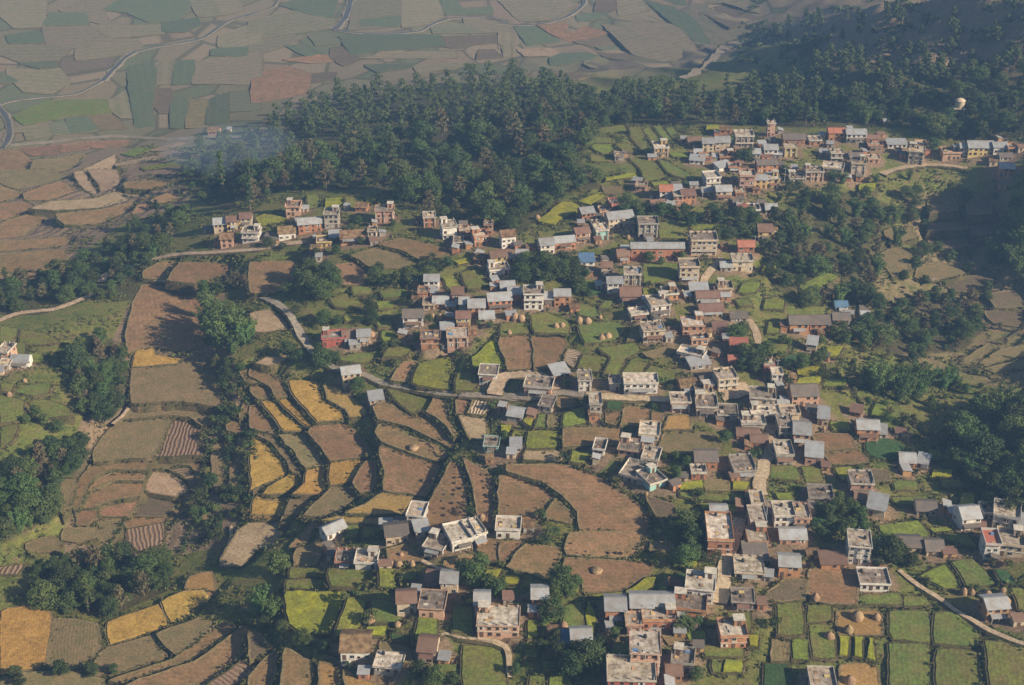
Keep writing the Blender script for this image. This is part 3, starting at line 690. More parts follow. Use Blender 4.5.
HOUSES = """
a 165 415 100 2 G cr tin 8 6;a 270 395 105 2 G ye rs 8 6;a 365 370 90 2 G cr rs 4 6;a 400 492 130 2 F wh cn -5 6;a 215 535 100 2 G pk th 0 6
a 690 470 130 1.5 G wh th 10 7;a 735 285 110 2 F pk cn 0 6;a 870 415 180 2 G br tin 10 6;a 980 530 110 1 F ye cn 5 6;a 905 590 60 1 S br th 0 4
b 15 380 110 3 F gr cn 0 6;b 40 480 90 1 S wh tin 5 5;b 190 500 210 1.5 G br th 6 6;b 335 480 60 2 F cr cn 0 5;b 430 335 140 2.5 F pk cn 0 6
b 245 250 90 1 G br th -8 5;b 785 370 90 2 F br cn 5 6;b 945 465 110 2.5 F wh cn 12 7;b 1010 530 70 1 F wh cn 0 6
c 50 450 100 1 F br cn 5 6;c 165 520 100 2 F br cn 15 6;c 225 430 50 2 F br cn 0 4;c 385 535 110 2.5 G wh th 12 6;c 310 680 125 2 G ye rs 12 6
c 490 675 90 2 G pk tin 0 6;c 150 660 80 1 S br th -20 4;c 690 585 110 2 G wh tin 12 6;c 830 545 160 1.5 G br tin 10 6;c 970 490 110 2 G pk rs 15 6;c 1010 330 100 2 G br tin 18 6
d 560 290 110 2 F ye cn 5 7;d 230 320 70 1 F gr cn 0 5;d 830 210 110 1 G br rs 8 6;d 930 250 90 2 G cr tin 0 6;e 255 240 115 2 G cr tin 3 6
d 840 350 110 1 S wh tin -12 5;d 850 300 60 1 G br tin 0 5;d 910 330 90 1 F br cn 0 5;d 600 630 100 2 G wh rd 3 6;d 690 590 80 1 S wh tin 5 5
d 775 665 110 2 G br rs 10 6;d 690 670 60 2 F pk cn 0 5;d 400 560 80 1 F pk cn -10 5;h 540 195 110 2 G br rs 12 6;h 215 190 90 2 F rd cn 15 6
h 120 210 80 1 F pk cn 10 5;h 245 295 200 2 G cr tin 14 7;h 455 380 150 3 F gr cn 0 7;h 95 395 95 2 F bl cn 12 6;h 60 320 80 1 F pk cn 5 5
h 530 550 415 2.5 G br tin 0 5.5;h 265 575 95 1.5 G br rs 5 6;h 895 515 200 3 F cr cn 0 8;m 700 175 150 3 F cr cn 0 7;l 840 130 85 2 G cr rs 0 5
l 690 50 110 1 S wh bl 5 6;e 425 215 140 2.5 F gr cn 0 7;e 280 110 90 1 G br th -5 5;e 635 130 40 3 F pk cn 0 4;e 635 300 105 2 G wh tin 0 6
e 605 420 155 2 G br dk 4 6;e 555 540 100 2 G ye tin 0 6;e 650 535 100 2 F ye cn 0 6;e 445 550 115 3 F pk cn -3 7;e 395 610 70 1 F br cn 0 5
e 265 630 120 2 G cr tin 3 6;e 145 600 100 1 G gr tin 2 5;e 180 530 110 2 F wh cn 10 7;e 280 400 110 1 S wh tin 25 5;e 290 330 110 1 F br cn 0 6
e 520 330 60 2 G gr tin 0 5;e 345 410 80 1 F br cn 0 5;e 820 200 170 1.5 G br dk 0 6;e 790 290 95 2 F ye cn 0 5;e 985 200 90 1 F br cn 0 5
e 840 500 110 1 F gr cn 0 6;f 110 640 140 2 F pk cn 0 6;f 285 325 125 2 G br rd 0 6;f 440 335 155 2 G wh tin 0 6;f 115 355 100 1 F gr cn 0 5
f 570 340 100 1 G br rs 0 5;f 590 395 110 1 F br cn 0 5;f 765 380 150 1 S wh tin 0 5;f 905 510 110 3 F cr cn -15 7;f 455 590 110 2.5 F cr cn -8 7
f 250 610 150 2 F cr cn -15 7;f 440 480 100 1 G gr dk 0 5;f 580 500 90 1 F pk cn 0 5;f 285 490 90 2 F gr cn 0 5;f 650 160 50 1 G ye th 0 5;f 955 390 70 1 F pk cn 0 5
g 450 630 140 1.5 F pk cn 0 6;g 545 600 50 2 G wh tin 0 5;g 680 600 200 2 G ye tin 0 7;g 835 580 110 1.5 G wh tin 2 6;g 925 575 60 1 F br cn 0 5
g 880 764 110 2 G br tin -8 6;g 880 640 100 1 G gr dk 0 4;i 415 225 70 2 G wh rd 0 5;i 500 235 90 2 F wh cn 0 6;i 640 190 90 1 G gr tin 0 6
i 590 400 110 2 G ye rs 0 7;i 440 520 125 2 G br rd 0 6;i 410 640 160 2 F cr cn 0 6;i 285 645 90 1 G gr tin 0 5;j 270 680 180 1.5 F rd cn 5 6
j 395 650 110 1 G br rs 8 6;j 505 660 100 1.5 G cr tin 6 6;k 105 530 160 2 G wh dk 0 7;k 230 395 90 1 F cr cn 0 5;k 250 240 115 2 G wh tin 0 6
k 180 320 70 1.5 F br cn 0 5;k 455 345 90 2 G br rs 0 6;k 320 380 120 1 G br tin 0 6;k 505 420 60 2 G gr tin 0 6;k 605 450 130 2 G br tin 3 7
k 500 535 110 2 G ye rs 0 6;k 685 500 115 1 G cr tin 4 6;k 790 395 185 2 G br tin 8 7;k 850 260 110 1 G cr tin 5 6;k 905 325 100 1.5 G br tin 5 6
k 240 700 145 2 F br cn 0 6;k 375 590 100 1 S gr tin 5 5;k 455 690 160 2 F pk cn 3 7;k 785 120 150 1 F wh cn 12 6;l 265 390 150 3 F wh cn 0 7
l 380 365 80 1.5 G br tin -3 6;l 490 370 125 2.3 G br tin 0 6;l 905 260 120 2 G wh tin 3 6;m 255 195 130 2 F gr cn -3 6;m 240 340 160 1.5 G gr rs 0 7
m 475 440 150 2 F wh cn 12 8;m 560 315 110 1 F br cn 10 6;m 310 470 130 1 F cr cn 12 5;m 425 640 170 2 F cr cn 8 7;m 850 355 180 1.5 G wh rs 2 6
m 780 275 140 1 S br tin 0 5;m 880 440 190 1 G ye rs 5 6;m 735 600 170 2 F br cn 3 7;m 785 670 130 1 F pk cn 5 4;m 950 590 110 1 S br rs 0 5
m 985 270 110 1 F cr cn 0 6;n 620 100 130 1 G gr dk 0 5;n 615 360 130 2 G br rd -5 6;n 585 440 90 1 G br rd 0 4;n 230 400 180 1 F gr cn -25 5
n 320 470 160 1 S gr tin 15 5;n 530 630 150 2 F cr cn 10 7;n 855 520 80 2 F rd cn 0 5;n 915 590 45 2 F wh cn 0 4;r 230 250 130 1 G br th 10 6
r 355 310 120 1 F cr cn 8 6;r 160 400 150 1.5 F pk cn 0 6;r 365 440 160 1.5 F cr cn -3 8;r 530 480 150 1 F gr cn -5 7;r 800 390 190 2 F cr cn -8 7
r 830 480 220 1 F wh cn 0 6;r 730 570 180 1.5 F gr cn 0 5;r 690 640 170 1 G br rs -5 5;r 780 690 130 1 G br rs 0 5;s 510 285 210 2 G pk dk 3 8
s 650 440 75 1.5 S cr tin -12 6;s 395 390 140 1 F cr cn 0 5;s 355 535 105 2 F gr cn 0 8;s 480 590 130 2 G pk tin -8 8;v 820 345 130 1.5 F gr cn 0 8
v 1050 350 130 1.5 S pk tin -10 7;t 215 470 170 2 G br tin -2 6;t 320 462 80 1 S wh tin -10 5;t 120 290 80 1 S br rs -20 4;t 530 690 120 1 G br tin -5 6;t 640 695 70 1 S wh tin -25 5
u 620 165 150 1 F cr cn -8 8;u 225 280 80 1 F wh cn -12 6;u 460 285 160 1 F pk cn -15 7;u 625 360 120 1 F gr cn -15 7;u 490 500 190 1 F gr cn -25 9
u 690 540 130 1 F bl cn 28 8;v 205 390 175 1.5 G br dk 0 7;v 145 465 110 1 F br cn 0 4;v 510 450 170 1 F gr cn 5 9;w 305 228 130 1 G wh tin 0 5
w 310 510 190 2.5 F br cn -3 13;w 605 175 85 1.5 F br cn 0 6;w 610 340 115 2 F pk cn 0 8;w 610 470 150 1.5 F br cn 0 7;w 600 590 180 1 S gr dk 0 7
J 700 230 220 1 F cr cn -5 8;w 815 300 150 2 F wh cn 0 7;w 955 315 120 2 F pk cn 0 7;w 890 430 205 1 G pk tin 0 6;w 855 690 160 2 G br tin -5 6
x 795 280 170 2 F pk cn -3 7;x 475 350 180 1 F gr cn -5 7;x 905 450 130 1.5 S cr tin -20 7;A 600 390 150 2 G wh tin 8 7;A 745 310 65 1 F wh cn 0 5
A 255 285 150 1 G gr dk -3 6;A 120 570 190 1 G cr dk -3 6;A 320 600 135 1 G cr dk 0 6;A 870 385 180 2 F wh cn -18 8;A 910 610 180 2 F cr cn -12 8
A 760 625 110 2.5 F wh rd -5 7;A 1020 420 80 1 S gr tin -10 6;B 455 350 165 3 F wh cn -8 8;B 585 555 225 1 F wh cn -3 7;B 265 388 200 1 S br rs 0 5
C 805 552 175 2 G md tin 6 6;D 215 285 140 1 G wh tin 38 5;D 690 345 175 1.5 G cr dk 10 7;D 830 215 125 2 F wh cn -10 7;D 890 285 105 1 S cr tin 15 5
D 275 535 140 1 F br cn 0 6;D 440 545 165 1 F wh cn -3 6;E 510 465 190 1.5 F wh cn 20 9;E 625 420 110 1.5 F wh cn 25 8;E 260 505 150 1 F gr cn -20 7;E 850 382 185 1.5 F wh cn -3 6
F 213 425 150 2 G cr rs 4 6;F 405 455 195 1.5 F pk cn -5 8;F 545 270 130 2 G cr tin -3 6;F 420 205 110 1 G br rs -5 5;F 805 435 120 2 G cr tin 0 6
H 220 375 320 2 F pk cn -2 8;G 280 490 230 1.5 G wh th 0 9;G 840 490 140 1.5 G cr rs -8 7;G 530 595 210 1 F gr cn -8 6;H 550 158 125 2 G br tin 0 6
H 878 495 160 2 G br tin 3 6;H 750 475 85 1 S br bl 0 5;I 200 190 160 2 G br tin 0 7;I 405 165 175 2 G br tin 0 7;I 585 150 145 2 G br tin 0 6
I 545 248 260 1.5 F br cn 0 5;I 345 285 120 1.5 F pk cn 0 5;I 425 630 225 4 F pk cn -3 9;I 320 795 365 3 F rd cn -2 9;J 225 545 240 1.5 F br cn -10 7
J 305 420 215 2.3 F wh cn -10 8;J 650 460 165 1 F gr cn -5 6;K 575 400 200 2 F br cn 2 7;K 170 590 160 1.5 F gr cn -10 6;K 110 655 120 1 G br rs 0 5
L 490 770 190 1.5 F gr cn -3 7;1 214 135 90 1 G pk th 0 6;21 400 170 140 2 G cr tin 14 6;21 497 252 105 1 S cr tin 12 5;o 305 345 150 2 G br dk 0 7;o 467 345 155 2 G br dk 0 7;o 640 168 95 1 G wh bl 0 5;o 640 272 130 1 G wh dk -3 6
o 830 245 70 1 G cr tin 0 5;o 400 505 65 2 S cr tin -15 5;N 30 335 90 2 F pk cn -10 7;N 155 372 135 1 G wh tin 0 6;N 35 398 80 1 F gr cn 0 5
p 220 335 140 1.5 F wh cn -5 7;p 610 440 210 1.5 F pk cn -10 7;p 805 305 120 1 S br tin 20 6;q 195 325 100 2 F wh cn 0 7;q 635 348 260 2 F wh cn 0 6
q 430 325 70 1.5 F gr cn 0 5;q 278 525 88 2.3 F gr cn 0 7;p 430 640 120 1 G gr tin -15 6;p 670 565 100 1 F gr cn -15 7;p 244 880 110 1 F bl cn -5 6;p 440 890 70 1 S cr tin 0 5
"""
# ------------------------------------------------------------------ roads, lanes, river
M['dirt'] = field_mat('track_dirt', (.36,.27,.185), (.31,.23,.155), (.43,.34,.24), bump=.1)
M['gravel'] = field_mat('road_gravel', (.27,.235,.19), (.31,.265,.21), (.22,.19,.155), bump=.08)
M['sand'] = field_mat('river_sand', (.21,.175,.125), (.17,.145,.10), (.26,.22,.165), bump=.1, weeds=.4)
b = NB('river_water', .6, .2); M['water'] = b.col(b.ramp(b.noise(.05, 3), [(.3, (.055,.06,.06)), (.7, (.09,.088,.078))]))
b.bump(b.noise(.6, 3), .05, .2)
ROADS = """
10 road dirt 3.0:-30,600 70,565 150,555 220,545 300,515 365,487
10 road dirt 3.6:395,440 430,405 500,380 560,360 620,345 700,332 840,325 1018,310 1110,292 1200,282
10 path dirt 2.0:550,432 640,435 700,440 762,450
11 road gravel 3.6:0,490 60,500 130,540 170,590 210,660 235,700 300,765
21 road gravel 3.8:250,30 300,85 350,118 440,133 520,170 640,190 740,210 820,215 940,220 1000,226 1050,232
p road dirt 6.2:272,452 292,400 312,345 365,305 460,285 560,285 650,320 735,410
p road gravel 4.2:0,435 150,440 300,445 450,447 560,462 680,455 740,430 800,418 900,425 1024,442
q road dirt 4.0:200,358 300,370 380,375 500,378 650,382 870,396 1000,400
C path dirt 1.7:40,165 70,190 200,290 350,380 480,480 600,550 750,640 870,690 1000,735 1060,745
F path dirt 1.3:300,660 420,615 510,580 560,590 620,615 760,630 900,650 980,688 1010,760 1010,900
H path dirt 1.3:60,390 200,402 280,440 308,500 312,580 312,700
m path dirt 3.4:820,190 830,140 880,80 960,-10
f road dirt 4.5:640,590 700,560 780,540 900,520 1024,510 1200,520 1320,540
v lane dirt 4.5:640,600 620,500 650,420 660,340 700,300 715,200 720,60 730,-60
J lane dirt 4.5:470,430 490,300 510,150 545,40 600,-120 640,-240
n path dirt 3.0:700,80 735,140 760,200 770,275
D path dirt 1.6:880,490 960,520 1080,560 1170,590
r yard dirt 9:470,270 560,260 640,225 700,215
00 road sand 5:40,570 200,557 350,541 500,537 700,545 850,537 1018,545 1100,550
13 path sand 2.2:650,437 700,420 770,408
02 road sand 10:1018,152 900,182 850,225 780,280 720,310
20 path dirt 1.6:440,330 480,300 515,250
30 path dirt 1.3:905,65 900,120 860,200
"""
WATER = """
00 26:1018,48 890,88 800,148 700,172 600,188 530,205
00 34:530,205 490,230 440,280 400,320
00 22:400,320 340,352 290,372 180,382 60,395 0,410
00 34:-20,400 20,450 38,500 36,545 10,580
01 26:1018,85 930,72 850,70 760,80 700,105 660,125 560,132 450,132 370,125 330,118
01 40:330,118 355,95 385,50 400,-30
01 14:110,5 90,30 50,45 0,62 -20,68
02 24:0,95 120,100 230,80 300,45 330,10 335,-30
02 16:812,190 840,212 800,250 770,270
"""

# ------------------------------------------------------------------ kitchen-garden plots between the houses
_hp = []
for line in HOUSES.strip().split('\n'):
    for rec in line.split(';'):
        t = rec.split(); q = pix(t[0], float(t[1]), float(t[2])); _hp.append((q[0], q[1] - 6, float(t[3]) / 7.877 / 2))
_hp = np.array(_hp); _fp = []
for line in FIELDS.strip().split('\n'):
    hd, body = line.split(':'); _fp.append(np.array([pix(hd.split()[0], *[float(v) for v in q.split(',')]) for q in body.split()]))
_rd = []
for line in ROADS.strip().split('\n'):
    hd, body = line.split(':'); q = np.array([pix(hd.split()[0], *[float(v) for v in q.split(',')]) for q in body.split()])
    for a, b_ in zip(q[:-1], q[1:]): _rd += [a + (b_ - a) * t for t in np.linspace(0, 1, 8)]
_rd = np.array(_rd)
def pip(x, y, P):
    r = False; j = len(P) - 1
    for i in range(len(P)):
        if (P[i][1] > y) != (P[j][1] > y) and x < (P[j][0] - P[i][0]) * (y - P[i][1]) / (P[j][1] - P[i][1] + 1e-9) + P[i][0]: r = not r
        j = i
    return r
_vil = [(300,240),(480,235),(600,200),(700,120),(900,125),(880,190),(780,200),(765,290),(860,370),(900,430),(1010,500),(1020,570),(900,600),(880,560),(780,590),(700,685),(460,685),(340,640),(320,560),(480,560),(640,570),(660,480),(560,420),(470,400),(330,330)]
_g = random.Random(91); ng = 0; _bb = [(*P.min(0), *P.max(0)) for P in _fp]
for _ in range(2600):
    if ng >= 95: break
    x, y = _g.uniform(300, 1020), _g.uniform(125, 680)
    if not pip(x, y, _vil): continue
    sc = .55 + y / 900; hw, hh = _g.uniform(6, 13) * sc, _g.uniform(3.0, 6.0) * sc; sk = _g.uniform(-4, 4)
    quad = [(x - hw + sk, y - hh), (x + hw + sk * .6, y - hh + _g.uniform(-1, 1)), (x + hw - sk, y + hh), (x - hw - sk * .7, y + hh + _g.uniform(-1, 1))]
    test = quad + [(x, y), (x, y - hh), (x, y + hh), (x - hw, y), (x + hw, y)]
    if ((np.abs(_hp[:, 0] - x) < _hp[:, 2] + hw + 1) & (np.abs(_hp[:, 1] - y) < 11 + hh)).any(): continue
    if (np.hypot((_rd[:, 0] - x) / (hw + 4), (_rd[:, 1] - y) / (hh + 3)) < 1).any(): continue
    near = [P for P, bb in zip(_fp, _bb) if bb[0] < x + hw + 5 and bb[2] > x - hw - 5 and bb[1] < y + hh + 3 and bb[3] > y - hh - 3]
    if any(pip(a, b_, P) for P in near for a, b_ in test): continue
    if any(pip(v[0], v[1], quad) for P in near for v in P): continue
    _fp.append(np.array(quad)); _bb.append((*_fp[-1].min(0), *_fp[-1].max(0))); ng += 1
    build_field('1', _g.choice('TTLLLMMKDgT'), quad)
def catmull(P, step=2.0):
    P = [np.array(p) for p in P]; P = [2 * P[0] - P[1]] + P + [2 * P[-1] - P[-2]]; out = []
    for i in range(1, len(P) - 2):
        p0, p1, p2, p3 = P[i - 1:i + 3]; k = max(1, int(np.hypot(*(p2 - p1)) / step))
        for j in range(k):
            t = j / k
            out.append(.5 * ((2 * p1) + (-p0 + p2) * t + (2 * p0 - 5 * p1 + 4 * p2 - p3) * t * t + (-p0 + 3 * p1 - 3 * p2 + p3) * t ** 3))
    out.append(P[-2]); return np.array(out)
ROAD_LINES = []
def strip(name, P, width, mat, lift, label, jit=.3, skirt=.8, skmat=None):
    n = len(P); t = np.gradient(P, axis=0); t /= np.maximum(np.hypot(t[:, 0], t[:, 1]), 1e-6)[:, None]
    nr = np.stack([-t[:, 1], t[:, 0]], 1)
    wj = np.array([[1 + jit * (mnoise.noise(Vector((p[0] * .07, p[1] * .07, s * 9.1))) + 1.1 * mnoise.noise(Vector((p[0] * .35, p[1] * .35, s * 5.1)))) for s in (1, 2)] for p in P])
    L = P + nr * (width / 2 * wj[:, 0])[:, None]; Rr = P - nr * (width / 2 * wj[:, 1])[:, None]
    z = terrain(P[:, 0], P[:, 1]); zz = np.convolve(np.pad(z, 4, 'edge'), np.ones(9) / 9, 'valid') + lift
    zz = np.maximum(zz, z + lift * .6)
    Lo = L + nr * .9; Ro = Rr - nr * .9; V = []
    for k in range(n):
        V += [(*Lo[k], zz[k] - skirt), (*L[k], zz[k]), (*P[k], zz[k] + .05), (*Rr[k], zz[k]), (*Ro[k], zz[k] - skirt)]
    F = []; fm = []
    for k in range(n - 1):
        for q in range(4):
            F.append((k * 5 + q + 1, k * 5 + q, k * 5 + 5 + q, k * 5 + 6 + q)); fm.append(1 if q in (0, 3) else 0)
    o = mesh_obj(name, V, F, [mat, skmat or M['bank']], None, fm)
    return tag(o, label, kind='structure')
for line in ROADS.strip().split('\n'):
    hd, body = line.split(':'); tg, nm, mt, wd_ = hd.split()
    P = [ground_pt(*pix(tg, *[float(v) for v in q.split(',')]))[:2] for q in body.split()]
    P = catmull(P); ROAD_LINES.append((P, float(wd_)))
    strip(nm, P, float(wd_), M[mt], 1.1 if wd_ == '6.2' else .45, {'dirt': 'pale dirt track winding between the plots', 'gravel': 'grey gravel village road', 'sand': 'pale sandy track'}[mt])
for line in WATER.strip().split('\n'):
    hd, body = line.split(':'); tg, wz = hd.split()
    pxs = [pix(tg, *[float(v) for v in q.split(',')]) for q in body.split()]
    P = catmull([ground_pt(*p)[:2] for p in pxs], 5.0)
    d = math.hypot(P[:, 1].mean(), CAM_H + 80); width = float(wz) / 3.915 * d / FPX * .5
    strip('riverbank', P, width * 1.9, M['sand'], .5, 'sandy brown bank of the valley river', .55, 1.0)
    strip('river', P, width, M['water'], .75, 'blue-grey shallow valley river', .35, .5, M['sand'])
# ------------------------------------------------------------------ wooded zones (pixel outlines of where the trunks stand)
def inpoly(px, py, poly):
    px = np.asarray(px, float); py = np.asarray(py, float); r = np.zeros(px.shape, bool); n = len(poly); j = n - 1
    for i in range(n):
        xi, yi = poly[i]; xj, yj = poly[j]
        c = ((yi > py) != (yj > py)) & (px < (xj - xi) * (py - yi) / ((yj - yi) + 1e-9) + xi)
        r ^= c; j = i
    return r
ZONES = {
 'forest': [(182,178),(205,152),(255,142),(312,112),(335,98),(420,88),(500,82),(560,88),(600,98),(640,90),(690,92),(705,108),(692,124),(640,126),(588,132),(580,160),(602,188),(570,192),(545,214),(520,234),(480,226),(430,212),(395,200),(378,188),(300,192),(280,190),(250,212),(215,208),(190,196)],
 'back_wood': [(692,104),(760,88),(800,82),(850,100),(900,108),(940,124),(1000,120),(1030,118),(1030,136),(960,142),(905,128),(800,128),(700,124)],
 'ravine_wood': [(772,222),(800,196),(850,192),(893,205),(900,240),(880,275),(868,306),(800,306),(770,285),(762,250)],
 'gully_wood': [(866,318),(900,300),(972,298),(985,330),(960,352),(890,356),(850,335)],
 'east_wood': [(942,428),(985,420),(1030,405),(1030,520),(985,508),(950,465)],
 'bamboo_edge': [(985,262),(1005,232),(1030,210),(1030,275)],
 'west_wood': [(76,352),(112,338),(132,372),(126,405),(105,424),(74,412)],
 'west_grove': [(0,490),(40,455),(92,445),(92,482),(60,515),(0,545)],
 'south_wood': [(30,578),(60,562),(120,560),(170,568),(175,588),(112,618),(40,606)],
 'road_wood': [(0,285),(60,270),(105,250),(130,232),(165,215),(192,214),(165,252),(132,300),(90,300),(40,315),(0,315)],
 'hill_scrub': [(790,40),(860,60),(900,70),(1030,70),(1030,110),(950,118),(900,100),(820,80)],
 'brow_trees': [(600,206),(660,212),(760,222),(758,238),(700,240),(640,232)],
}
def valley_field(z): return z < -55

# ------------------------------------------------------------------ ground sheet
def axis(lo, hi, step, far):
    a = list(np.arange(lo, hi + .1, step)); s = step; x = hi
    while x < far[1]: s *= 1.35; x += s; a.append(x)
    s = step; x = lo; pre = []
    while x > far[0]: s *= 1.35; x -= s; pre.append(x)
    return np.array(pre[::-1] + a)
GX = axis(-330, 380, 2.0, (-9000, 9000)); GY = np.concatenate([axis(335, 1040, 2.0, (-4000, 1050))[:-1], np.arange(1046, 1640, 5.0)])
s_ = 6.0; yy_ = GY[-1]; ext = []
while yy_ < 14000: s_ *= 1.35; yy_ += s_; ext.append(yy_)
GY = np.concatenate([GY, ext]); GY = np.unique(GY)
XX, YY = np.meshgrid(GX, GY); ZZ = terrain(XX, YY)
ZR = ZZ.copy()
for P, lev, val in FIELD_SHAPES:
    x0, y0 = P.min(0) - 6; x1, y1 = P.max(0) + 6
    i0, i1 = np.searchsorted(GX, [x0, x1]); j0, j1 = np.searchsorted(GY, [y0, y1])
    if i1 <= i0 or j1 <= j0: continue
    sx = XX[j0:j1, i0:i1]; sy = YY[j0:j1, i0:i1]
    ins = inpoly(sx, sy, P[::2] if len(P) > 30 else P)
    A = P[::2]; dm = np.full(sx.shape, 1e9)
    for a, b2 in zip(A, np.roll(A, -1, 0)):
        ab = b2 - a; t = np.clip(((sx - a[0]) * ab[0] + (sy - a[1]) * ab[1]) / (ab @ ab + 1e-9), 0, 1)
        dm = np.minimum(dm, np.hypot(sx - a[0] - ab[0] * t, sy - a[1] - ab[1] * t))
    if val: continue
    m = ins | (dm < 3.2)
    z = ZZ[j0:j1, i0:i1]; z[m] = np.minimum(z[m], lev - (.45 if not val else .35))
# cover map: trodden earth, leaf litter, valley floor
PXg, PYg = project(XX, YY, ZZ)
cover = np.zeros(XX.shape + (4,), np.float32); cover[..., 3] = 1
vis = (YY > 200)
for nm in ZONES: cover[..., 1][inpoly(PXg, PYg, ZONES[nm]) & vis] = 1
cover[..., 2] = np.clip((-50 - ZR) / 12, 0, 1)
BARE = [[(75,440),(128,300),(225,290),(232,330),(245,420),(240,545),(150,560),(60,560)], [(-20,150),(180,145),(190,205),(120,225),(60,268),(-20,275)], [(898,192),(1010,186),(1040,300),(1040,340),(985,325),(940,292),(912,270),(918,240)], [(880,260),(940,292),(1030,330),(1030,400),(960,380),(900,360),(860,320)], [(780,0),(1040,-20),(1040,75),(960,90),(900,70),(830,75),(770,40)], [(215,330),(250,340),(262,480),(240,545),(195,545),(200,440)]]
for k_, bz in enumerate(BARE): cover[..., 0] = np.maximum(cover[..., 0], np.where(inpoly(PXg, PYg, bz) & vis, (.62, 1, .5, .45, .55, .3)[k_], 0))
HOUSE_PTS = []
def finish_ground():
    for (hx, hy, r) in HOUSE_PTS:
        i0, i1 = np.searchsorted(GX, [hx - r - 6, hx + r + 6]); j0, j1 = np.searchsorted(GY, [hy - r - 6, hy + r + 6])
        d = np.hypot(XX[j0:j1, i0:i1] - hx, YY[j0:j1, i0:i1] - hy)
        cover[j0:j1, i0:i1, 0] = np.maximum(cover[j0:j1, i0:i1, 0], np.clip(1.35 - d / r, 0, 1))
    nx, ny = len(GX), len(GY)
    V = np.stack([XX, YY, ZZ], -1).reshape(-1, 3)
    idx = np.arange(nx * ny).reshape(ny, nx)
    F = np.stack([idx[:-1, :-1], idx[:-1, 1:], idx[1:, 1:], idx[1:, :-1]], -1).reshape(-1, 4)
    me = bpy.data.meshes.new('ground'); me.vertices.add(len(V)); me.vertices.foreach_set('co', V.astype(np.float32).ravel())
    me.loops.add(F.size); me.loops.foreach_set('vertex_index', F.astype(np.int32).ravel())
    me.polygons.add(len(F)); me.polygons.foreach_set('loop_start', np.arange(0, F.size, 4, dtype=np.int32)); me.polygons.foreach_set('loop_total', np.full(len(F), 4, np.int32))
    me.update(calc_edges=True)
    at = me.color_attributes.new('cover', 'FLOAT_COLOR', 'POINT'); at.data.foreach_set('color', cover.reshape(-1))
    b = NB('ground_cover', .95, .1)
    g1 = b.noise(.035, 4); g2 = b.noise(.16, 6, rough=.72); g3 = b.noise(.9, 5, rough=.75); g4 = b.noise(.008, 3)
    grass = b.mix(b.ramp(g1, [(.35, (0, 0, 0)), (.65, (1, 1, 1))]), (.105,.128,.032), (.155,.148,.044))
    grass = b.mix(b.ramp(g2, [(.5, (0, 0, 0)), (.66, (.95, .95, .95))]), grass, (.165,.12,.065))
    grass = b.mix(b.ramp(g2, [(.32, (1, 1, 1)), (.46, (0, 0, 0))]), grass, (.055,.072,.024))
    dirt = b.mix(b.ramp(g2, [(.35, (0, 0, 0)), (.65, (1, 1, 1))]), (.235,.165,.108), (.165,.122,.08))
    at_ = b.n('ShaderNodeAttribute', attribute_name='cover'); sp = b.n('ShaderNodeSeparateColor'); b.l(at_.outputs[0], sp.inputs[0])
    dm = b.ramp(b.math('ADD', b.math('MULTIPLY', sp.outputs[0], .8), b.math('MULTIPLY', g2, .6)), [(.56, (0, 0, 0)), (.74, (1, 1, 1))])
    c = b.mix(dm, grass, dirt)
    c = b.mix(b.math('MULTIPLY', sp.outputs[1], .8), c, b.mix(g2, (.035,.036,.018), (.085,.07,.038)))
    vo = b.n('ShaderNodeTexVoronoi'); vo.inputs['Scale'].default_value = .026; vo.inputs['Randomness'].default_value = .85
    mp = b.n('ShaderNodeMapping'); mp.inputs['Scale'].default_value = (1.0, .6, 1); mp.inputs['Rotation'].default_value = (0, 0, .5)
    b.l(b.tc.outputs['Object'], mp.inputs[0]); b.l(mp.outputs[0], vo.inputs['Vector'])
    vs = b.n('ShaderNodeSeparateColor'); b.l(vo.outputs['Color'], vs.inputs[0])
    val = b.ramp(vs.outputs[0], [(0, (.185,.15,.095)), (.22, (.225,.175,.115)), (.42, (.15,.138,.08)), (.58, (.205,.15,.10)), (.72, (.105,.125,.066)), (.84, (.17,.155,.09)), (.93, (.125,.098,.072))], 'CONSTANT')
    val = b.mix(b.ramp(g2, [(.3, (0, 0, 0)), (.8, (.5, .5, .5))]), val, (.17,.14,.085))
    ve = b.n('ShaderNodeTexVoronoi', feature='DISTANCE_TO_EDGE'); ve.inputs['Scale'].default_value = .026; ve.inputs['Randomness'].default_value = .85; b.l(mp.outputs[0], ve.inputs['Vector'])
    val = b.mix(b.ramp(ve.outputs[0], [(.02, (.8, .8, .8)), (.05, (0, 0, 0))]), val, (.085,.082,.045))
    c = b.mix(sp.outputs[2], c, val)
    c = b.mix(.8, c, b.ramp(g3, [(.3, (.4, .4, .4)), (.7, (1.5, 1.5, 1.5))]), 'MULTIPLY')
    b.bump(b.math('ADD', g3, b.math('MULTIPLY', g2, 2.0)), .35, .8)
    me.materials.append(b.col(c))
    me.polygons.foreach_set('use_smooth', np.ones(len(F), bool))
    o = link('ground', me); tag(o, 'grassy and bare earth hillside running down to the valley floor', kind='structure')

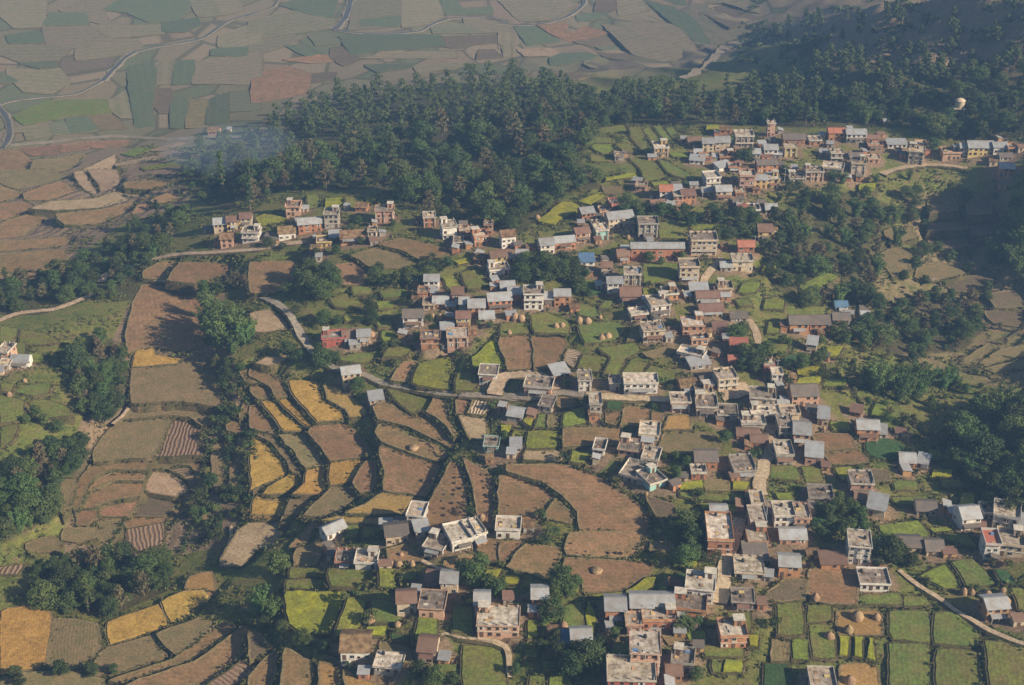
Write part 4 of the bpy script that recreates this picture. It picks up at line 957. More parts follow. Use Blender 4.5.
# ------------------------------------------------------------------ houses
WALLC = dict(br=(.43,.215,.12), wh=(.62,.59,.55), cr=(.50,.41,.30), pk=(.48,.30,.215), gr=(.33,.305,.27), bl=(.30,.50,.47), md=(.44,.265,.13), rd=(.42,.12,.095), ye=(.50,.37,.17))
ROOFC = dict(tin=(.34,.355,.37), dk=(.10,.088,.082), rs=(.165,.10,.075), rd=(.31,.125,.08), th=(.22,.145,.085), cn=(.41,.35,.285), cd=(.25,.21,.18), cl=(.55,.49,.42), bl=(.10,.18,.30))
for k, c in WALLC.items():
    b = NB('wall_' + k, .9, .15); n1 = b.noise(.5, 5, rough=.65); n2 = b.noise(2.2, 4)
    lo = tuple(v * .62 for v in c); 
    cc = b.mix(b.ramp(n1, [(.3, (0, 0, 0)), (.62, (1, 1, 1))]), lo, c)
    if k in ('br', 'md', 'rd'):
        bt = b.n('ShaderNodeTexBrick'); bt.inputs['Scale'].default_value = 2.2
        bt.inputs['Color1'].default_value = (1.1,1.1,1.1,1); bt.inputs['Color2'].default_value = (.75,.72,.7,1); bt.inputs['Mortar'].default_value = (.8,.85,.9,1)
        b.l(b.tc.outputs['Object'], bt.inputs['Vector']); cc = b.mix(.6, cc, bt.outputs[0], 'MULTIPLY')
    cc = b.mix(.4, cc, b.ramp(n2, [(.3, (.6, .58, .55)), (.7, (1.2, 1.2, 1.2))]), 'MULTIPLY')
    M['w_' + k] = b.col(b.vary(cc, .3, .02))
for k, c in ROOFC.items():
    if k in ('tin', 'dk', 'rs', 'bl', 'rd'):
        b = NB('roof_' + k, .45 if k in ('tin', 'bl') else .7, .4); b.b.inputs['Metallic'].default_value = .25 if k in ('tin', 'bl') else 0
        n1 = b.noise(.35, 5, rough=.7)
        sx = b.n('ShaderNodeSeparateXYZ'); b.l(b.tc.outputs['Object'], sx.inputs[0])
        sn = b.math('SINE', b.math('MULTIPLY', sx.outputs[0], 18.0)); sh = b.math('FRACT', b.math('MULTIPLY', sx.outputs[0], .9))
        cc = b.mix(b.ramp(n1, [(.42, (0, 0, 0)), (.7, (1, 1, 1))]), c, tuple(v * q for v, q in zip(c, (.75, .62, .52))) if k != 'dk' else (.16,.12,.09))
        cc = b.mix(b.ramp(sh, [(.0, (.25, .25, .25)), (.06, (0, 0, 0))]), cc, (.12,.10,.09))
        b.bump(sn, .03, .4)
    else:
        b = NB('roof_' + k, .95, .1); n1 = b.noise(.45, 5, rough=.7); n2 = b.noise(2.5, 4, rough=.7)
        cc = b.mix(b.ramp(n1, [(.40, (0, 0, 0)), (.60, (1, 1, 1))]), tuple(v * q for v, q in zip(c, (.42, .40, .38))), c)
        cc = b.mix(.5, cc, b.ramp(n2, [(.3, (.6, .6, .6)), (.7, (1.3, 1.3, 1.3))]), 'MULTIPLY'); b.bump(n2, .08, .5)
    M['r_' + k] = b.col(b.vary(cc, .35, .02))
M['slab'] = plain('concrete_slab', (.41,.375,.325), mott=.3, scale=.8)
M['glass'] = plain('window_pane', (.018,.02,.024), rough=.15, spec=.5, mott=.2)
M['frame'] = plain('window_frame', (.16,.10,.065), mott=.2)
M['frame_w'] = plain('pale_frame', (.52,.50,.46), mott=.2)
M['doorw'] = plain('door_wood', (.10,.065,.045), mott=.3)
M['tank'] = plain('black_plastic', (.02,.02,.022), rough=.4, spec=.4)
M['straw'] = field_mat('straw', (.26,.175,.105), (.21,.138,.085), (.32,.225,.14), rows=.12, period=.5, rowc=(.20,.12,.065), bump=.3, amt=.35)
M['cloth'] = plain('tarpaulin', (.10,.20,.38), mott=.3)
M['mat'] = plain('drying_mat', (.46,.32,.16), mott=.3, amt=.5, hue=.06)
M['steel'] = plain('grey_steel', (.30,.31,.32), rough=.5)

def box_vf(x0, x1, y0, y1, z0, z1):
    return [(x0,y0,z0),(x1,y0,z0),(x1,y1,z0),(x0,y1,z0),(x0,y0,z1),(x1,y0,z1),(x1,y1,z1),(x0,y1,z1)], [(3,2,1,0),(4,5,6,7),(0,1,5,4),(1,2,6,5),(2,3,7,6),(3,0,4,7)]
class MB:
    def __init__(s): s.V = []; s.F = []; s.m = []
    def add(s, vf, mi=0):
        o = len(s.V); s.V += list(vf[0]); s.F += [tuple(i + o for i in f) for f in vf[1]]; s.m += [mi] * len(vf[1]); return s
    def box(s, *a, mi=0): return s.add(box_vf(*a), mi)
    def obj(s, name, mats, parent=None, smooth=False): return mesh_obj(name, s.V, s.F, mats, parent, s.m, smooth)
    def mesh(s, name, mats):
        me = bpy.data.meshes.new(name); me.from_pydata(s.V, [], s.F)
        for m in mats: me.materials.append(m)
        me.polygons.foreach_set('material_index', s.m); return me
def win_mesh(nm, w, h, fm):
    b = MB(); b.box(-w/2-.1, w/2+.1, -.05, .02, 0, h, mi=0)             # frame
    b.box(-w/2, w/2, -.075, 0, .1, h-.1, mi=1)                         # pane
    b.box(-.03, .03, -.10, 0, .1, h-.1, mi=0); b.box(-w/2-.2, w/2+.2, -.16, 0, -.1, .02, mi=0); return b.mesh(nm, [M[fm], M['glass']])
def shut_mesh():
    b = MB(); b.box(-.62, .62, -.05, .02, 0, 1.15, mi=0); b.box(-.3, .3, -.075, 0, .08, 1.07, mi=1); b.box(-.95, -.35, -.1, -.04, .05, 1.1, mi=2); b.box(.35, .95, -.1, -.04, .05, 1.1, mi=2); return b.mesh('window', [M['frame'], M['glass'], M['frame_w']])
WIN = [win_mesh('window', 1.1, 1.2, 'frame'), win_mesh('window', 1.25, 1.25, 'frame_w'), win_mesh('window', .85, 1.0, 'frame'), shut_mesh()]
_d = MB(); _d.box(-.6,.6,-.06,.02,0,2.1, mi=0); _d.box(-.48,.48,-.09,0,.03,2.0, mi=1)
DOOR = _d.mesh('door', [M['frame'], M['doorw']])
def cyl_vf(r, z0, z1, n=10, r2=None):
    r2 = r if r2 is None else r2; a = [2 * math.pi * i / n for i in range(n)]
    V = [(r*math.cos(t), r*math.sin(t), z0) for t in a] + [(r2*math.cos(t), r2*math.sin(t), z1) for t in a]
    return V, [tuple(range(n))[::-1], tuple(range(n, 2*n))] + [(i, (i+1)%n, n+(i+1)%n, n+i) for i in range(n)]
_t = MB(); _t.add(cyl_vf(.55, 0, 1.0)); _t.add(cyl_vf(.55, 1.0, 1.25, r2=.2)); _t.add(cyl_vf(.22, 1.25, 1.36)); TANK = _t.mesh('water_tank', [M['tank']])
_t = MB(); _t.box(-.14,.14,-.14,.14,0,1.0)
for qx in (-.08,.08):
    for qy in (-.08,.08): _t.box(qx-.02,qx+.02,qy-.02,qy+.02,1.0,1.75)
POST = _t.mesh('column_stub', [M['slab']])
_t = MB(); _t.box(-.13,.13,-.13,.13,0,1.0); COLUMN = _t.mesh('column', [M['slab']])

WALLW = dict(br='brick', wh='white', cr='cream', pk='pink-washed', gr='grey concrete', bl='turquoise', md='ochre mud', rd='red', ye='yellow')
ROOFW = dict(tin='grey tin roof', dk='dark roof', rs='rusty roof', rd='red roof', th='thatched roof', bl='blue roof')
STW = {1: 'one-storey', 1.5: 'low', 2: 'two-storey', 2.3: 'two-storey', 2.5: 'tall', 3: 'three-storey', 4: 'four-storey'}
HZONES = [((190,185,395,262), 'in the hamlet under the wood'), ((395,195,482,250), 'against the wood edge'), ((470,215,620,262), 'along the upper lane by the mustard'),
 ((470,262,540,292), 'above the middle row'), ((575,130,668,200), 'among the hilltop plots'), ((668,125,745,205), 'in the crowded hilltop cluster'), ((745,125,800,205), 'on the hilltop by the tall trees'),
 ((800,120,900,190), 'at the far end of the hilltop'), ((900,90,1024,190), 'on the far right hilltop'), ((590,200,720,262), 'around the long school'), ((720,205,800,290), 'beside the ravine trees'),
 ((300,320,395,352), 'in the red hamlet by the gravel road'), ((330,360,390,410), 'alone at the road above the gold terraces'), ((395,260,480,352), 'at the left end of the middle row'), ((480,280,590,330), 'in the middle row'), ((590,262,690,345), 'below the school'),
 ((690,262,770,400), 'on the lane below the school'), ((770,300,880,360), 'on the bushy spur'), ((470,350,600,400), 'by the road loop'), ((480,395,560,470), 'among the small plots below the loop'),
 ((560,380,670,420), 'along the road right of the loop'), ((560,400,680,500), 'above the round brown field'), ((660,380,740,500), 'at the left of the main street'), ((740,380,830,470), 'on the main street'),
 ((830,390,930,480), 'right of the brown plots'), ((680,480,770,570), 'on the lower main street'), ((770,480,830,590), 'right of the lower street'), ((830,470,890,545), 'by the narrow lane'),
 ((890,480,960,570), 'by the bright green plots'), ((960,480,1034,570), 'in the right edge cluster'), ((800,540,900,605), 'next to the bare brown yard'), ((900,570,1034,640), 'beside the haystacks and track'),
 ((300,500,470,575), 'below the gold terraces'), ((470,500,540,560), 'between the brown fields'), ((370,560,470,640), 'by the mustard plots'), ((320,630,450,690), 'at the bottom terrace edge'),
 ((460,590,570,660), 'along the winding footpath'), ((560,590,680,710), 'in the bottom brick cluster'), ((660,560,760,690), 'at the bottom of the street'), ((760,640,900,710), 'at the bottom by the yellow strips'), ((0,300,60,400), 'on the left hill')]
def hzone(px, py):
    for (x0, y0, x1, y1), nm in HZONES:
        if x0 <= px < x1 and y0 <= py < y1: return nm
    return 'in the village'
ORD = ['leftmost alike', 'second alike from left', 'third alike from left', 'fourth alike from left', 'fifth alike from left', 'sixth alike from left', 'seventh alike from left', 'eighth alike from left']
HLIST = []
def house(tg, zx, zy, zw, st, roof, wall, rc, rot, dep):
    px, py = pix(tg, zx, zy); gx, gy, gz = ground_pt(px, py)
    dist = gy * CP + (CAM_H - gz) * SP; w = max(4.0, zw / 7.877 * dist / FPX / max(.75, math.cos(R(rot)))); d = dep * 1.12
    rz = R(rot); cx = gx - math.sin(rz) * d / 2; cy = gy + math.cos(rz) * d / 2
    base = gz + .05
    root = empty('house', (cx, cy, base), rz)
    HOUSE_PTS.append((cx, cy, max(w, d) * .5 + 4.5)); HLIST.append((root, px, py, st, roof, wall, rc, w))
    sh = 2.4; hh = st * sh; rnd = random.Random(int(px * 31 + py * 7))
    WM = M['w_' + wall]; RM = M['r_' + rc]; x0, x1, y0, y1 = -w/2, w/2, -d/2, d/2
    wl = MB()
    if roof == 'G':
        rise = d * rnd.uniform(.22, .30)
        V = []
        for x in (x0, x1): V += [(x, y0, -2.5), (x, y1, -2.5), (x, y1, hh), (x, 0, hh + rise), (x, y0, hh)]
        wl.add((V, [(4,3,2,1,0), (5,6,7,8,9), (0,1,6,5), (0,5,9,4), (4,9,8,3), (3,8,7,2), (1,2,7,6)]))
        wl.obj('wall', [WM], root)
        o, t, e = .55, .13, .45; r = MB(); k = rise / (d / 2)
        for sgn in (-1, 1):
            ye = sgn * (d / 2 + o); ze = hh - k * o + .03; zr = hh + rise + .03
            xs = x0 - e, x1 + e
            V = [(xs[0], ye, ze), (xs[1], ye, ze), (xs[1], 0, zr), (xs[0], 0, zr)]; V += [(a, b_, c + t) for a, b_, c in V]
            Fq = [(0,1,2,3),(7,6,5,4),(4,5,1,0),(5,6,2,1),(6,7,3,2),(7,4,0,3)]
            r.add((V, Fq if sgn > 0 else [f[::-1] for f in Fq]))
        rf = r.obj('roof', [RM], root)
        rb = MB(); rb.box(x0 - e, x1 + e, -.2, .2, hh + rise + .08, hh + rise + .22); rb.obj('ridge_cap', [RM], rf)
    elif roof == 'S':
        rise = d * .18
        V = [(x0,y0,-2.5),(x1,y0,-2.5),(x1,y1,-2.5),(x0,y1,-2.5),(x0,y0,hh-.3),(x1,y0,hh-.3),(x1,y1,hh-.3+rise),(x0,y1,hh-.3+rise)]
        wl.add((V, box_vf(0,1,0,1,0,1)[1])); wl.obj('wall', [WM], root)
        o = .5; k = .18; r = MB(); z0 = hh - .27 - k * o; z1 = hh - .27 + rise + k * o
        V = [(x0-o,y0-o,z0),(x1+o,y0-o,z0),(x1+o,y1+o,z1),(x0-o,y1+o,z1)]; V += [(a, b_, c + .12) for a, b_, c in V]
        r.add((V, box_vf(0,1,0,1,0,1)[1])); r.obj('roof', [RM], root)
    else:
        wl.box(x0, x1, y0, y1, -2.5, hh); wl.obj('wall', [WM], root)
        r = MB(); r.box(x0-.45, x1+.45, y0-.6, y1+.3, hh, hh+.18); rf = r.obj('roof', [M['r_' + rnd.choice(['cn', 'cn', 'cd', 'cd', 'cl'])] if rc != 'rd' else RM], root)
        pz = rnd.choice([.35, .7, .9]); th = .14; pb = MB()
        for a in ((x0-.4, x1+.4, y0-.55, y0-.55+th), (x0-.4, x1+.4, y1+.1, y1+.1+th), (x0-.4, x0-.4+th, y0-.55+th, y1+.1), (x1+.4-th, x1+.4, y0-.55+th, y1+.1)):
            pb.box(*a, hh+.18, hh+.18+pz)
        pb.obj('parapet', [WM if rnd.random() < .6 else M['slab']], root)
        for s_ in range(1, int(st + .4)):
            if s_ * sh < hh - 1:
                fb = MB(); depth = rnd.choice([.18, .18, 1.1]); fb.box(x0-.2, x1+.2, y0-depth, y1+.15, s_*sh-.1, s_*sh+.1); fb.obj('floor_slab', [M['slab']], root)
                if depth > 1:
                    rl = MB(); rl.box(x0-.15, x1+.15, y0-depth+.02, y0-depth+.08, s_*sh+.1, s_*sh+.85); rl.obj('balcony_rail', [M['slab'] if rnd.random() < .5 else WM], root)
        rt = hh + .18
        if w * d > 38 and rnd.random() < .45 and (x1 - x0) > 6:
            sx_ = rnd.choice([x0 + 1.6, x1 - 1.6]); sw = rnd.uniform(1.1, 1.7)
            sr = MB(); sr.box(sx_-sw, sx_+sw, y1-3.1, y1-.2, rt, rt+2.3); so = sr.obj('stair_room', [WM], root)
            ss = MB(); ss.box(sx_-sw-.3, sx_+sw+.3, y1-3.4, y1-.05, rt+2.3, rt+2.45); ss.obj('stair_roof', [M['slab']], so)
            dd = link('door', DOOR, so, (sx_, y1-3.1, rt))
        if rnd.random() < .55: link('water_tank', TANK, root, (rnd.uniform(x0+1, x1-1), rnd.uniform(0, y1-.9), rt))
        if rnd.random() < .5:
            nx = max(2, round(w / 3.2) + 1)
            for i_ in range(nx):
                for yy in (y0 + .2, y1 - .3): link('column_stub', POST, root, (x0 + .3 + (w - .6) * i_ / (nx - 1), yy, rt))
        for _ in range(rnd.randint(1, 3)):
            mw, ml = rnd.uniform(.8, 1.8), rnd.uniform(1, 2.2); mx, my = rnd.uniform(x0+1.2, x1-1.2), rnd.uniform(y0+.8, y1-1.2)
            mb = MB(); mb.box(mx-mw/2*1.0, mx+mw/2, my-ml/2*.7, my+ml/2*.7, rt+.01, rt+rnd.uniform(.06, .4)); mb.obj('rooftop_bundle', [M[rnd.choice(['mat', 'mat', 'mat', 'straw', 'straw', 'slab', 'slab', 'doorw'] + (['cloth'] if rnd.random() < .3 else []))]], root)
    # openings
    nst = max(1, int(st + .35)); wm = WIN[1] if wall in ('wh', 'cr', 'bl') and rnd.random() < .5 else (WIN[0] if w > 6 else WIN[2])
    nf = max(2, int(round(w / 2.6))) if w < 18 else int(w / 2.9)
    nsd = max(1, int(d / 3.2)); dcol = rnd.randrange(nf)
    for s_ in range(nst):
        z = s_ * sh + .75
        if z + 1.3 > hh + .1: continue
        for i_ in range(nf):
            x = x0 + w * (i_ + .5) / nf
            if s_ == 0 and i_ == dcol: link('door', DOOR, root, (x, y0 - .002, .05)); continue
            if rnd.random() < .16: continue
            link('window', wm if rnd.random() < .75 else rnd.choice(WIN), root, (x + rnd.uniform(-.25, .25), y0 - .002, z + rnd.uniform(-.1, .08)), 0, (rnd.uniform(.75, 1.2), 1, rnd.uniform(.8, 1.08)))
        for i_ in range(nsd):
            y = y0 + d * (i_ + .5) / nsd
            if rnd.random() < .75: link('window', wm, root, (x1 + .002, y, z), R(90))
            if rnd.random() < .5: link('window', wm, root, (x0 - .002, y, z), R(-90))
    if rnd.random() < .35 and nst >= 1 and roof != 'S' and w < 16:          # lean-to porch
        pw = w * rnd.uniform(.5, .95); pr = MB(); za = min(hh - .3, 2.6)
        V = [(-pw/2, y0-1.9, za-.55), (pw/2, y0-1.9, za-.55), (pw/2, y0-.02, za), (-pw/2, y0-.02, za)]; V += [(a, b_, c + .08) for a, b_, c in V]
        pr.add((V, box_vf(0,1,0,1,0,1)[1])); pr.obj('porch_roof', [M['r_' + rnd.choice(['tin', 'rs', 'dk'])]], root)
        for q in (-1, 0, 1): link('column', COLUMN, root, (q * (pw/2 - .2), y0 - 1.7, -.3), 0, (.6, .6, za - .25))
    if st >= 2 and roof == 'F' and rnd.random() < .4:
        for q in range(int(w // 3) + 1): link('column', COLUMN, root, (x0 + .15 + (w - .3) * q / max(1, int(w // 3)), y0 - .45, -.3), 0, (1, 1, hh + .3))
    return root
for line in HOUSES.strip().split('\n'):
    for rec in line.split(';'):
        t = rec.split(); house(t[0], float(t[1]), float(t[2]), float(t[3]), float(t[4]), t[5], t[6], t[7], float(t[8]), float(t[9]))
_grp = {}
for h_ in HLIST:
    root, px, py, st, roof, wall, rc, w = h_
    if roof == 'F': look = STW[st] + ' ' + WALLW[wall] + ' flat-roofed house'
    else: look = STW[st] + ' ' + WALLW[wall] + ' house, ' + ROOFW[rc]
    if w > 20: look = 'long brick school with grey tin roof and rows of windows'
    if w > 20: root.name = 'school_building'
    _grp.setdefault((look, hzone(px, py)), []).append((px, root))
for (look, zn), lst in _grp.items():
    lst.sort(key=lambda q: q[0])
    for i_, (px, root) in enumerate(lst):
        lb = look + (' ' + zn if len(lst) == 1 else ', ' + ORD[min(i_, 7)] + ' ' + zn)
        tag(root, lb, 'building' if 'school' in look else 'house', 'village houses' if 'school' not in look else None)

# small sheds and lean-tos squeezed in between the houses
_rp = np.concatenate([P for P, w_ in ROAD_LINES]); SHEDS = {}
def _free(x, y, r):
    if min(math.hypot(x - q[0], y - q[1]) - (q[2] - 5.2) for q in HOUSE_PTS) < r: return False
    if np.hypot(_rp[:, 0] - x, _rp[:, 1] - y).min() < r + 2.2: return False
    for P, lev, val in FIELD_SHAPES:
        if not val and P[:, 0].min() < x < P[:, 0].max() and P[:, 1].min() < y < P[:, 1].max() and bool(inpoly(np.array([x]), np.array([y]), P[::2])[0]): return False
    return True
for h_ in list(HLIST):
    root, px, py, st, roof, wall, rc, w = h_
    for _ in range(3):
        a = random.uniform(0, 6.28); rr = w * .5 + random.uniform(2.5, 6.5); x = root.location.x + rr * math.cos(a); y = root.location.y + rr * math.sin(a)
        if not _free(x, y, 1.6) or random.random() < .25: continue
        z = hz(x, y); sw, sd, shh = random.uniform(2.6, 4.6), random.uniform(2.2, 3.4), random.uniform(1.7, 2.4); k = random.choice(['tin', 'tin', 'rs', 'dk', 'th'])
        s0 = empty('shed', (x, y, z), root.rotation_euler[2] + random.choice([0, 0, 1.57]) + random.uniform(-.15, .15))
        b = MB(); V = [(-sw/2,-sd/2,-1),(sw/2,-sd/2,-1),(sw/2,sd/2,-1),(-sw/2,sd/2,-1),(-sw/2,-sd/2,shh),(sw/2,-sd/2,shh),(sw/2,sd/2,shh+.6),(-sw/2,sd/2,shh+.6)]
        b.add((V, box_vf(0,1,0,1,0,1)[1])); b.obj('wall', [M['w_' + random.choice(['br', 'br', 'md', 'gr', 'cr'])]], s0)
        V = [(-sw/2-.35,-sd/2-.4,shh-.06),(sw/2+.35,-sd/2-.4,shh-.06),(sw/2+.35,sd/2+.3,shh+.7),(-sw/2-.35,sd/2+.3,shh+.7)]; V += [(p, q, r + .1) for p, q, r in V]
        b = MB(); b.add((V, box_vf(0,1,0,1,0,1)[1])); b.obj('roof', [M['r_' + k]], s0); link('door', DOOR, s0, (0, -sd/2 - .002, 0), 0, (.9, 1, .75))
        HOUSE_PTS.append((x, y, 5.5)); qx, qy = project(x, y, z); SHEDS.setdefault((k, hzone(float(qx), float(qy))), []).append((float(qx), s0)); break
for (k, zn), lst in SHEDS.items():
    lst.sort(key=lambda q: q[0])
    for i_, (qx, o) in enumerate(lst): tag(o, 'small shed, ' + ROOFW[k] + (', ' + ORD[min(i_, 7)].replace(' alike', '') if len(lst) > 1 else '') + ' ' + zn, 'shed', 'village sheds')
finish_ground()
# ------------------------------------------------------------------ vegetation
def leaf_mat(name, c1, c2, c3, amt=.45, hue=.05):
    b = NB(name, .7, .15); n1 = b.noise(.22, 3); n2 = b.noise(1.1, 3)
    c = b.mix(b.ramp(n1, [(.35, (0, 0, 0)), (.65, (1, 1, 1))]), c1, c2)
    c = b.mix(b.ramp(n2, [(.55, (0, 0, 0)), (.8, (.8, .8, .8))]), c, c3)
    c = b.vary(c, amt, hue); b.col(c)
    tr = b.n('ShaderNodeBsdfTranslucent'); b.l(c, tr.inputs[0])
    ms = b.n('ShaderNodeMixShader'); ms.inputs[0].default_value = .22
    b.l(b.b.outputs[0], ms.inputs[1]); b.l(tr.outputs[0], ms.inputs[2]); b.l(ms.outputs[0], b.out.inputs[0])
    return b.m
M['lf_dark'] = leaf_mat('dark_leaves', (.042,.066,.025), (.066,.090,.030), (.105,.108,.038), amt=.6, hue=.07)
M['lf_mid'] = leaf_mat('green_leaves', (.062,.098,.031), (.085,.122,.036), (.13,.145,.046))
M['lf_bam'] = leaf_mat('bamboo_leaves', (.070,.120,.036), (.095,.145,.042), (.15,.18,.06))
M['lf_dry'] = leaf_mat('dry_leaves', (.105,.095,.050), (.13,.105,.058), (.165,.12,.068))
M['lf_scrub'] = leaf_mat('scrub_leaves', (.085,.10,.034), (.12,.118,.042), (.17,.145,.062))
M['bark'] = plain('bark', (.115,.085,.06), mott=.4, scale=2)
M['culm'] = plain('bamboo_culm', (.17,.17,.07), mott=.3, scale=1)

def quads(C, N, size, rng, asp=.75):
    """leaf faces at centres C, normals N"""
    n = len(C); t = rng.normal(size=(n, 3)); t -= N * np.sum(t * N, 1)[:, None]; t /= np.linalg.norm(t, axis=1)[:, None] + 1e-9
    b = np.cross(N, t); s = size * rng.uniform(.65, 1.35, (n, 1)) if np.isscalar(size) else size[:, None]
    a1 = t * s * .5; b1 = b * s * .5 * asp
    V = np.stack([C - a1, C - b1 * 1.0 + a1 * .1, C + a1, C + b1 + a1 * .1], 1).reshape(-1, 3)
    return V
def leaf_mesh(name, V, mat):
    n = len(V) // 4; me = bpy.data.meshes.new(name); me.vertices.add(len(V)); me.vertices.foreach_set('co', V.astype(np.float32).ravel())
    me.loops.add(n * 4); me.loops.foreach_set('vertex_index', np.arange(n * 4, dtype=np.int32))
    me.polygons.add(n); me.polygons.foreach_set('loop_start', np.arange(0, n * 4, 4, dtype=np.int32)); me.polygons.foreach_set('loop_total', np.full(n, 4, np.int32))
    me.materials.append(mat); me.update(calc_edges=True); return me
def tube(mb, P, r, n=6):
    o = len(mb.V); P = [Vector(p) for p in P]
    for i, p in enumerate(P):
        d = (P[min(i + 1, len(P) - 1)] - P[max(i - 1, 0)]).normalized(); a = d.orthogonal().normalized(); b = d.cross(a)
        for k in range(n):
            t = 2 * math.pi * k / n; mb.V.append(tuple(p + (a * math.cos(t) + b * math.sin(t)) * r[i]))
    for i in range(len(P) - 1):
        for k in range(n):
            mb.F.append((o + i*n + k, o + i*n + (k+1) % n, o + (i+1)*n + (k+1) % n, o + (i+1)*n + k)); mb.m.append(0)
def crown_points(clumps, per, rng, out=.75):
    C = []; N = []
    for (c, r) in clumps:
        d = rng.normal(size=(per, 3)); d /= np.linalg.norm(d, axis=1)[:, None]; d[:, 2] = np.where(d[:, 2] < -.3, -d[:, 2] * .6, d[:, 2])
        rad = r * rng.uniform(.55, 1.08, (per, 1)); C.append(np.array(c) + d * rad * np.array([1, 1, .82]))
        nn = d * out + rng.normal(size=(per, 3)) * .45; N.append(nn / np.linalg.norm(nn, axis=1)[:, None])
    return np.concatenate(C), np.concatenate(N)
def make_broad(seed, h, wr, mat, per=64, leaf=.85, tall=False, ncl=22, fat=1.0):
    """returns trunk mesh, crown mesh; unit metres"""
    rng = np.random.default_rng(seed); tb = MB(); lean = rng.normal(size=2) * .4
    th = h * (.42 if not tall else .55)
    tube(tb, [(0,0,-1.2), (lean[0]*.3, lean[1]*.3, th*.5), (lean[0], lean[1], th), (lean[0]*1.3, lean[1]*1.3, h*.82)], [h*.026, h*.02, h*.015, h*.004])
    cl = []; k = ncl
    for i in range(k):
        f = (i + .5) / k; z = h * (.22 + .72 * f) if not tall else h * (.22 + .75 * f)
        prof = math.sin(math.pi * min(1, .18 + .78 * f)) ** .7 if not tall else (1.02 - f * .72)
        a = i * 2.4 + rng.uniform(-.5, .5); rr = wr * prof * rng.uniform(.25, .82)
        r = fat * wr * rng.uniform(.24, .46) * (.8 if tall else 1); c = (lean[0] + rr * math.cos(a), lean[1] + rr * math.sin(a), z)
        cl.append((c, r))
        if i % 2 == 0: tube(tb, [(lean[0]*.8, lean[1]*.8, min(th, z*.75)), ((c[0]+lean[0])*.5, (c[1]+lean[1])*.5, z*.85), c], [h*.010, h*.007, h*.003], 4)
    C, N = crown_points(cl, per, rng); V = quads(C, N, leaf, rng)
    return tb.mesh('trunk', [M['bark']]), leaf_mesh('crown', V, mat)
def make_bamboo(seed, h, mat, culms=26, leaf=.95):
    rng = np.random.default_rng(seed); tb = MB(); C = []; N = []
    for i in range(culms):
        a = rng.uniform(0, 2*math.pi); r0 = rng.uniform(.1, 1.6); hh = h * rng.uniform(.6, 1.05); bend = rng.uniform(.12, .5) * h * .62
        b0 = np.array([r0*math.cos(a), r0*math.sin(a), -.5]); dr = np.array([math.cos(a + rng.uniform(-.5,.5)), math.sin(a + rng.uniform(-.5,.5)), 0])
        pts = [b0 + dr * bend * t ** 2.2 + np.array([0, 0, hh * (t - .16 * t ** 4)]) for t in np.linspace(0, 1, 6)]
        tube(tb, pts, [.09, .085, .075, .06, .04, .015], 4)
        for t in np.linspace(.22, 1.0, 12):
            p = b0 + dr * bend * t ** 2.2 + np.array([0, 0, hh * (t - .16 * t ** 4)]); k = 7; sp = (1.25 - .55 * t) * h / 14
            d = rng.normal(size=(k, 3)); d[:, 2] *= .55; C.append(p + d * sp * .62); nn = d * .7 + dr * .4 + rng.normal(size=(k, 3)) * .4 + np.array([0, 0, .35])
            N.append(nn / np.linalg.norm(nn, axis=1)[:, None])
    return tb.mesh('culms', [M['culm']]), leaf_mesh('crown', quads(np.concatenate(C), np.concatenate(N), leaf, rng, .45), mat)
def make_shrub(seed, h, mat, per=46, leaf=.5):
    rng = np.random.default_rng(seed); tb = MB(); cl = []
    for i in range(6):
        a = i * 1.05 + rng.uniform(-.3, .3); rr = h * rng.uniform(.1, .55); z = h * rng.uniform(.35, .78)
        c = (rr*math.cos(a), rr*math.sin(a), z); cl.append((c, h * rng.uniform(.28, .42)))
        tube(tb, [(0,0,-.5), (c[0]*.5, c[1]*.5, z*.6), c], [.06, .045, .02], 4)
    C, N = crown_points(cl, per, rng); return tb.mesh('stem', [M['bark']]), leaf_mesh('crown', quads(C, N, leaf, rng), mat)
LIB = {
 'dark': [make_broad(1, 12, 5.2, M['lf_dark'], per=150, ncl=15, leaf=.75, fat=1.3), make_broad(2, 15, 5.6, M['lf_dark'], ncl=19, per=140, leaf=.8, fat=1.25), make_broad(3, 10, 4.8, M['lf_dark'], ncl=12, per=160, leaf=.7, fat=1.35), make_broad(14, 13, 6.4, M['lf_mid'], ncl=18, per=150, leaf=.75, fat=1.3), make_broad(20, 11, 4.2, M['lf_dark'], ncl=13, per=140, leaf=.7, fat=1.2)],
 'tall': [make_broad(4, 19, 3.1, M['lf_dark'], tall=True, ncl=26, per=52), make_broad(5, 22, 3.4, M['lf_mid'], tall=True, ncl=28, per=52), make_broad(15, 17, 2.7, M['lf_dark'], tall=True, ncl=22, per=50)],
 'mid': [make_broad(6, 10, 4.4, M['lf_mid'], leaf=.65, ncl=15, per=130, fat=1.25), make_broad(7, 12, 4.8, M['lf_mid'], leaf=.7, ncl=17, per=130, fat=1.25), make_broad(8, 8, 3.8, M['lf_mid'], leaf=.6, ncl=13, per=130, fat=1.25)],
 'dry': [make_broad(9, 13, 4.0, M['lf_dry'], ncl=17, per=44), make_broad(10, 10, 3.6, M['lf_dry'], ncl=14, per=40)],
 'bam': [make_bamboo(11, 15, M['lf_bam']), make_bamboo(12, 17, M['lf_bam'], 30), make_bamboo(13, 12, M['lf_bam'], 22)],
 'shrub': [make_shrub(16, 2.4, M['lf_scrub']), make_shrub(17, 3.0, M['lf_mid']), make_shrub(18, 2.0, M['lf_scrub']), make_shrub(19, 3.2, M['lf_dark'])],
}
KN = dict(dark=('broadleaf_tree', 'tree'), tall=('slender_tree', 'tree'), mid=('village_tree', 'tree'), dry=('dry_tree', 'tree'), bam=('bamboo_clump', 'bamboo'), shrub=('shrub', 'shrub'))
COUNT = {}
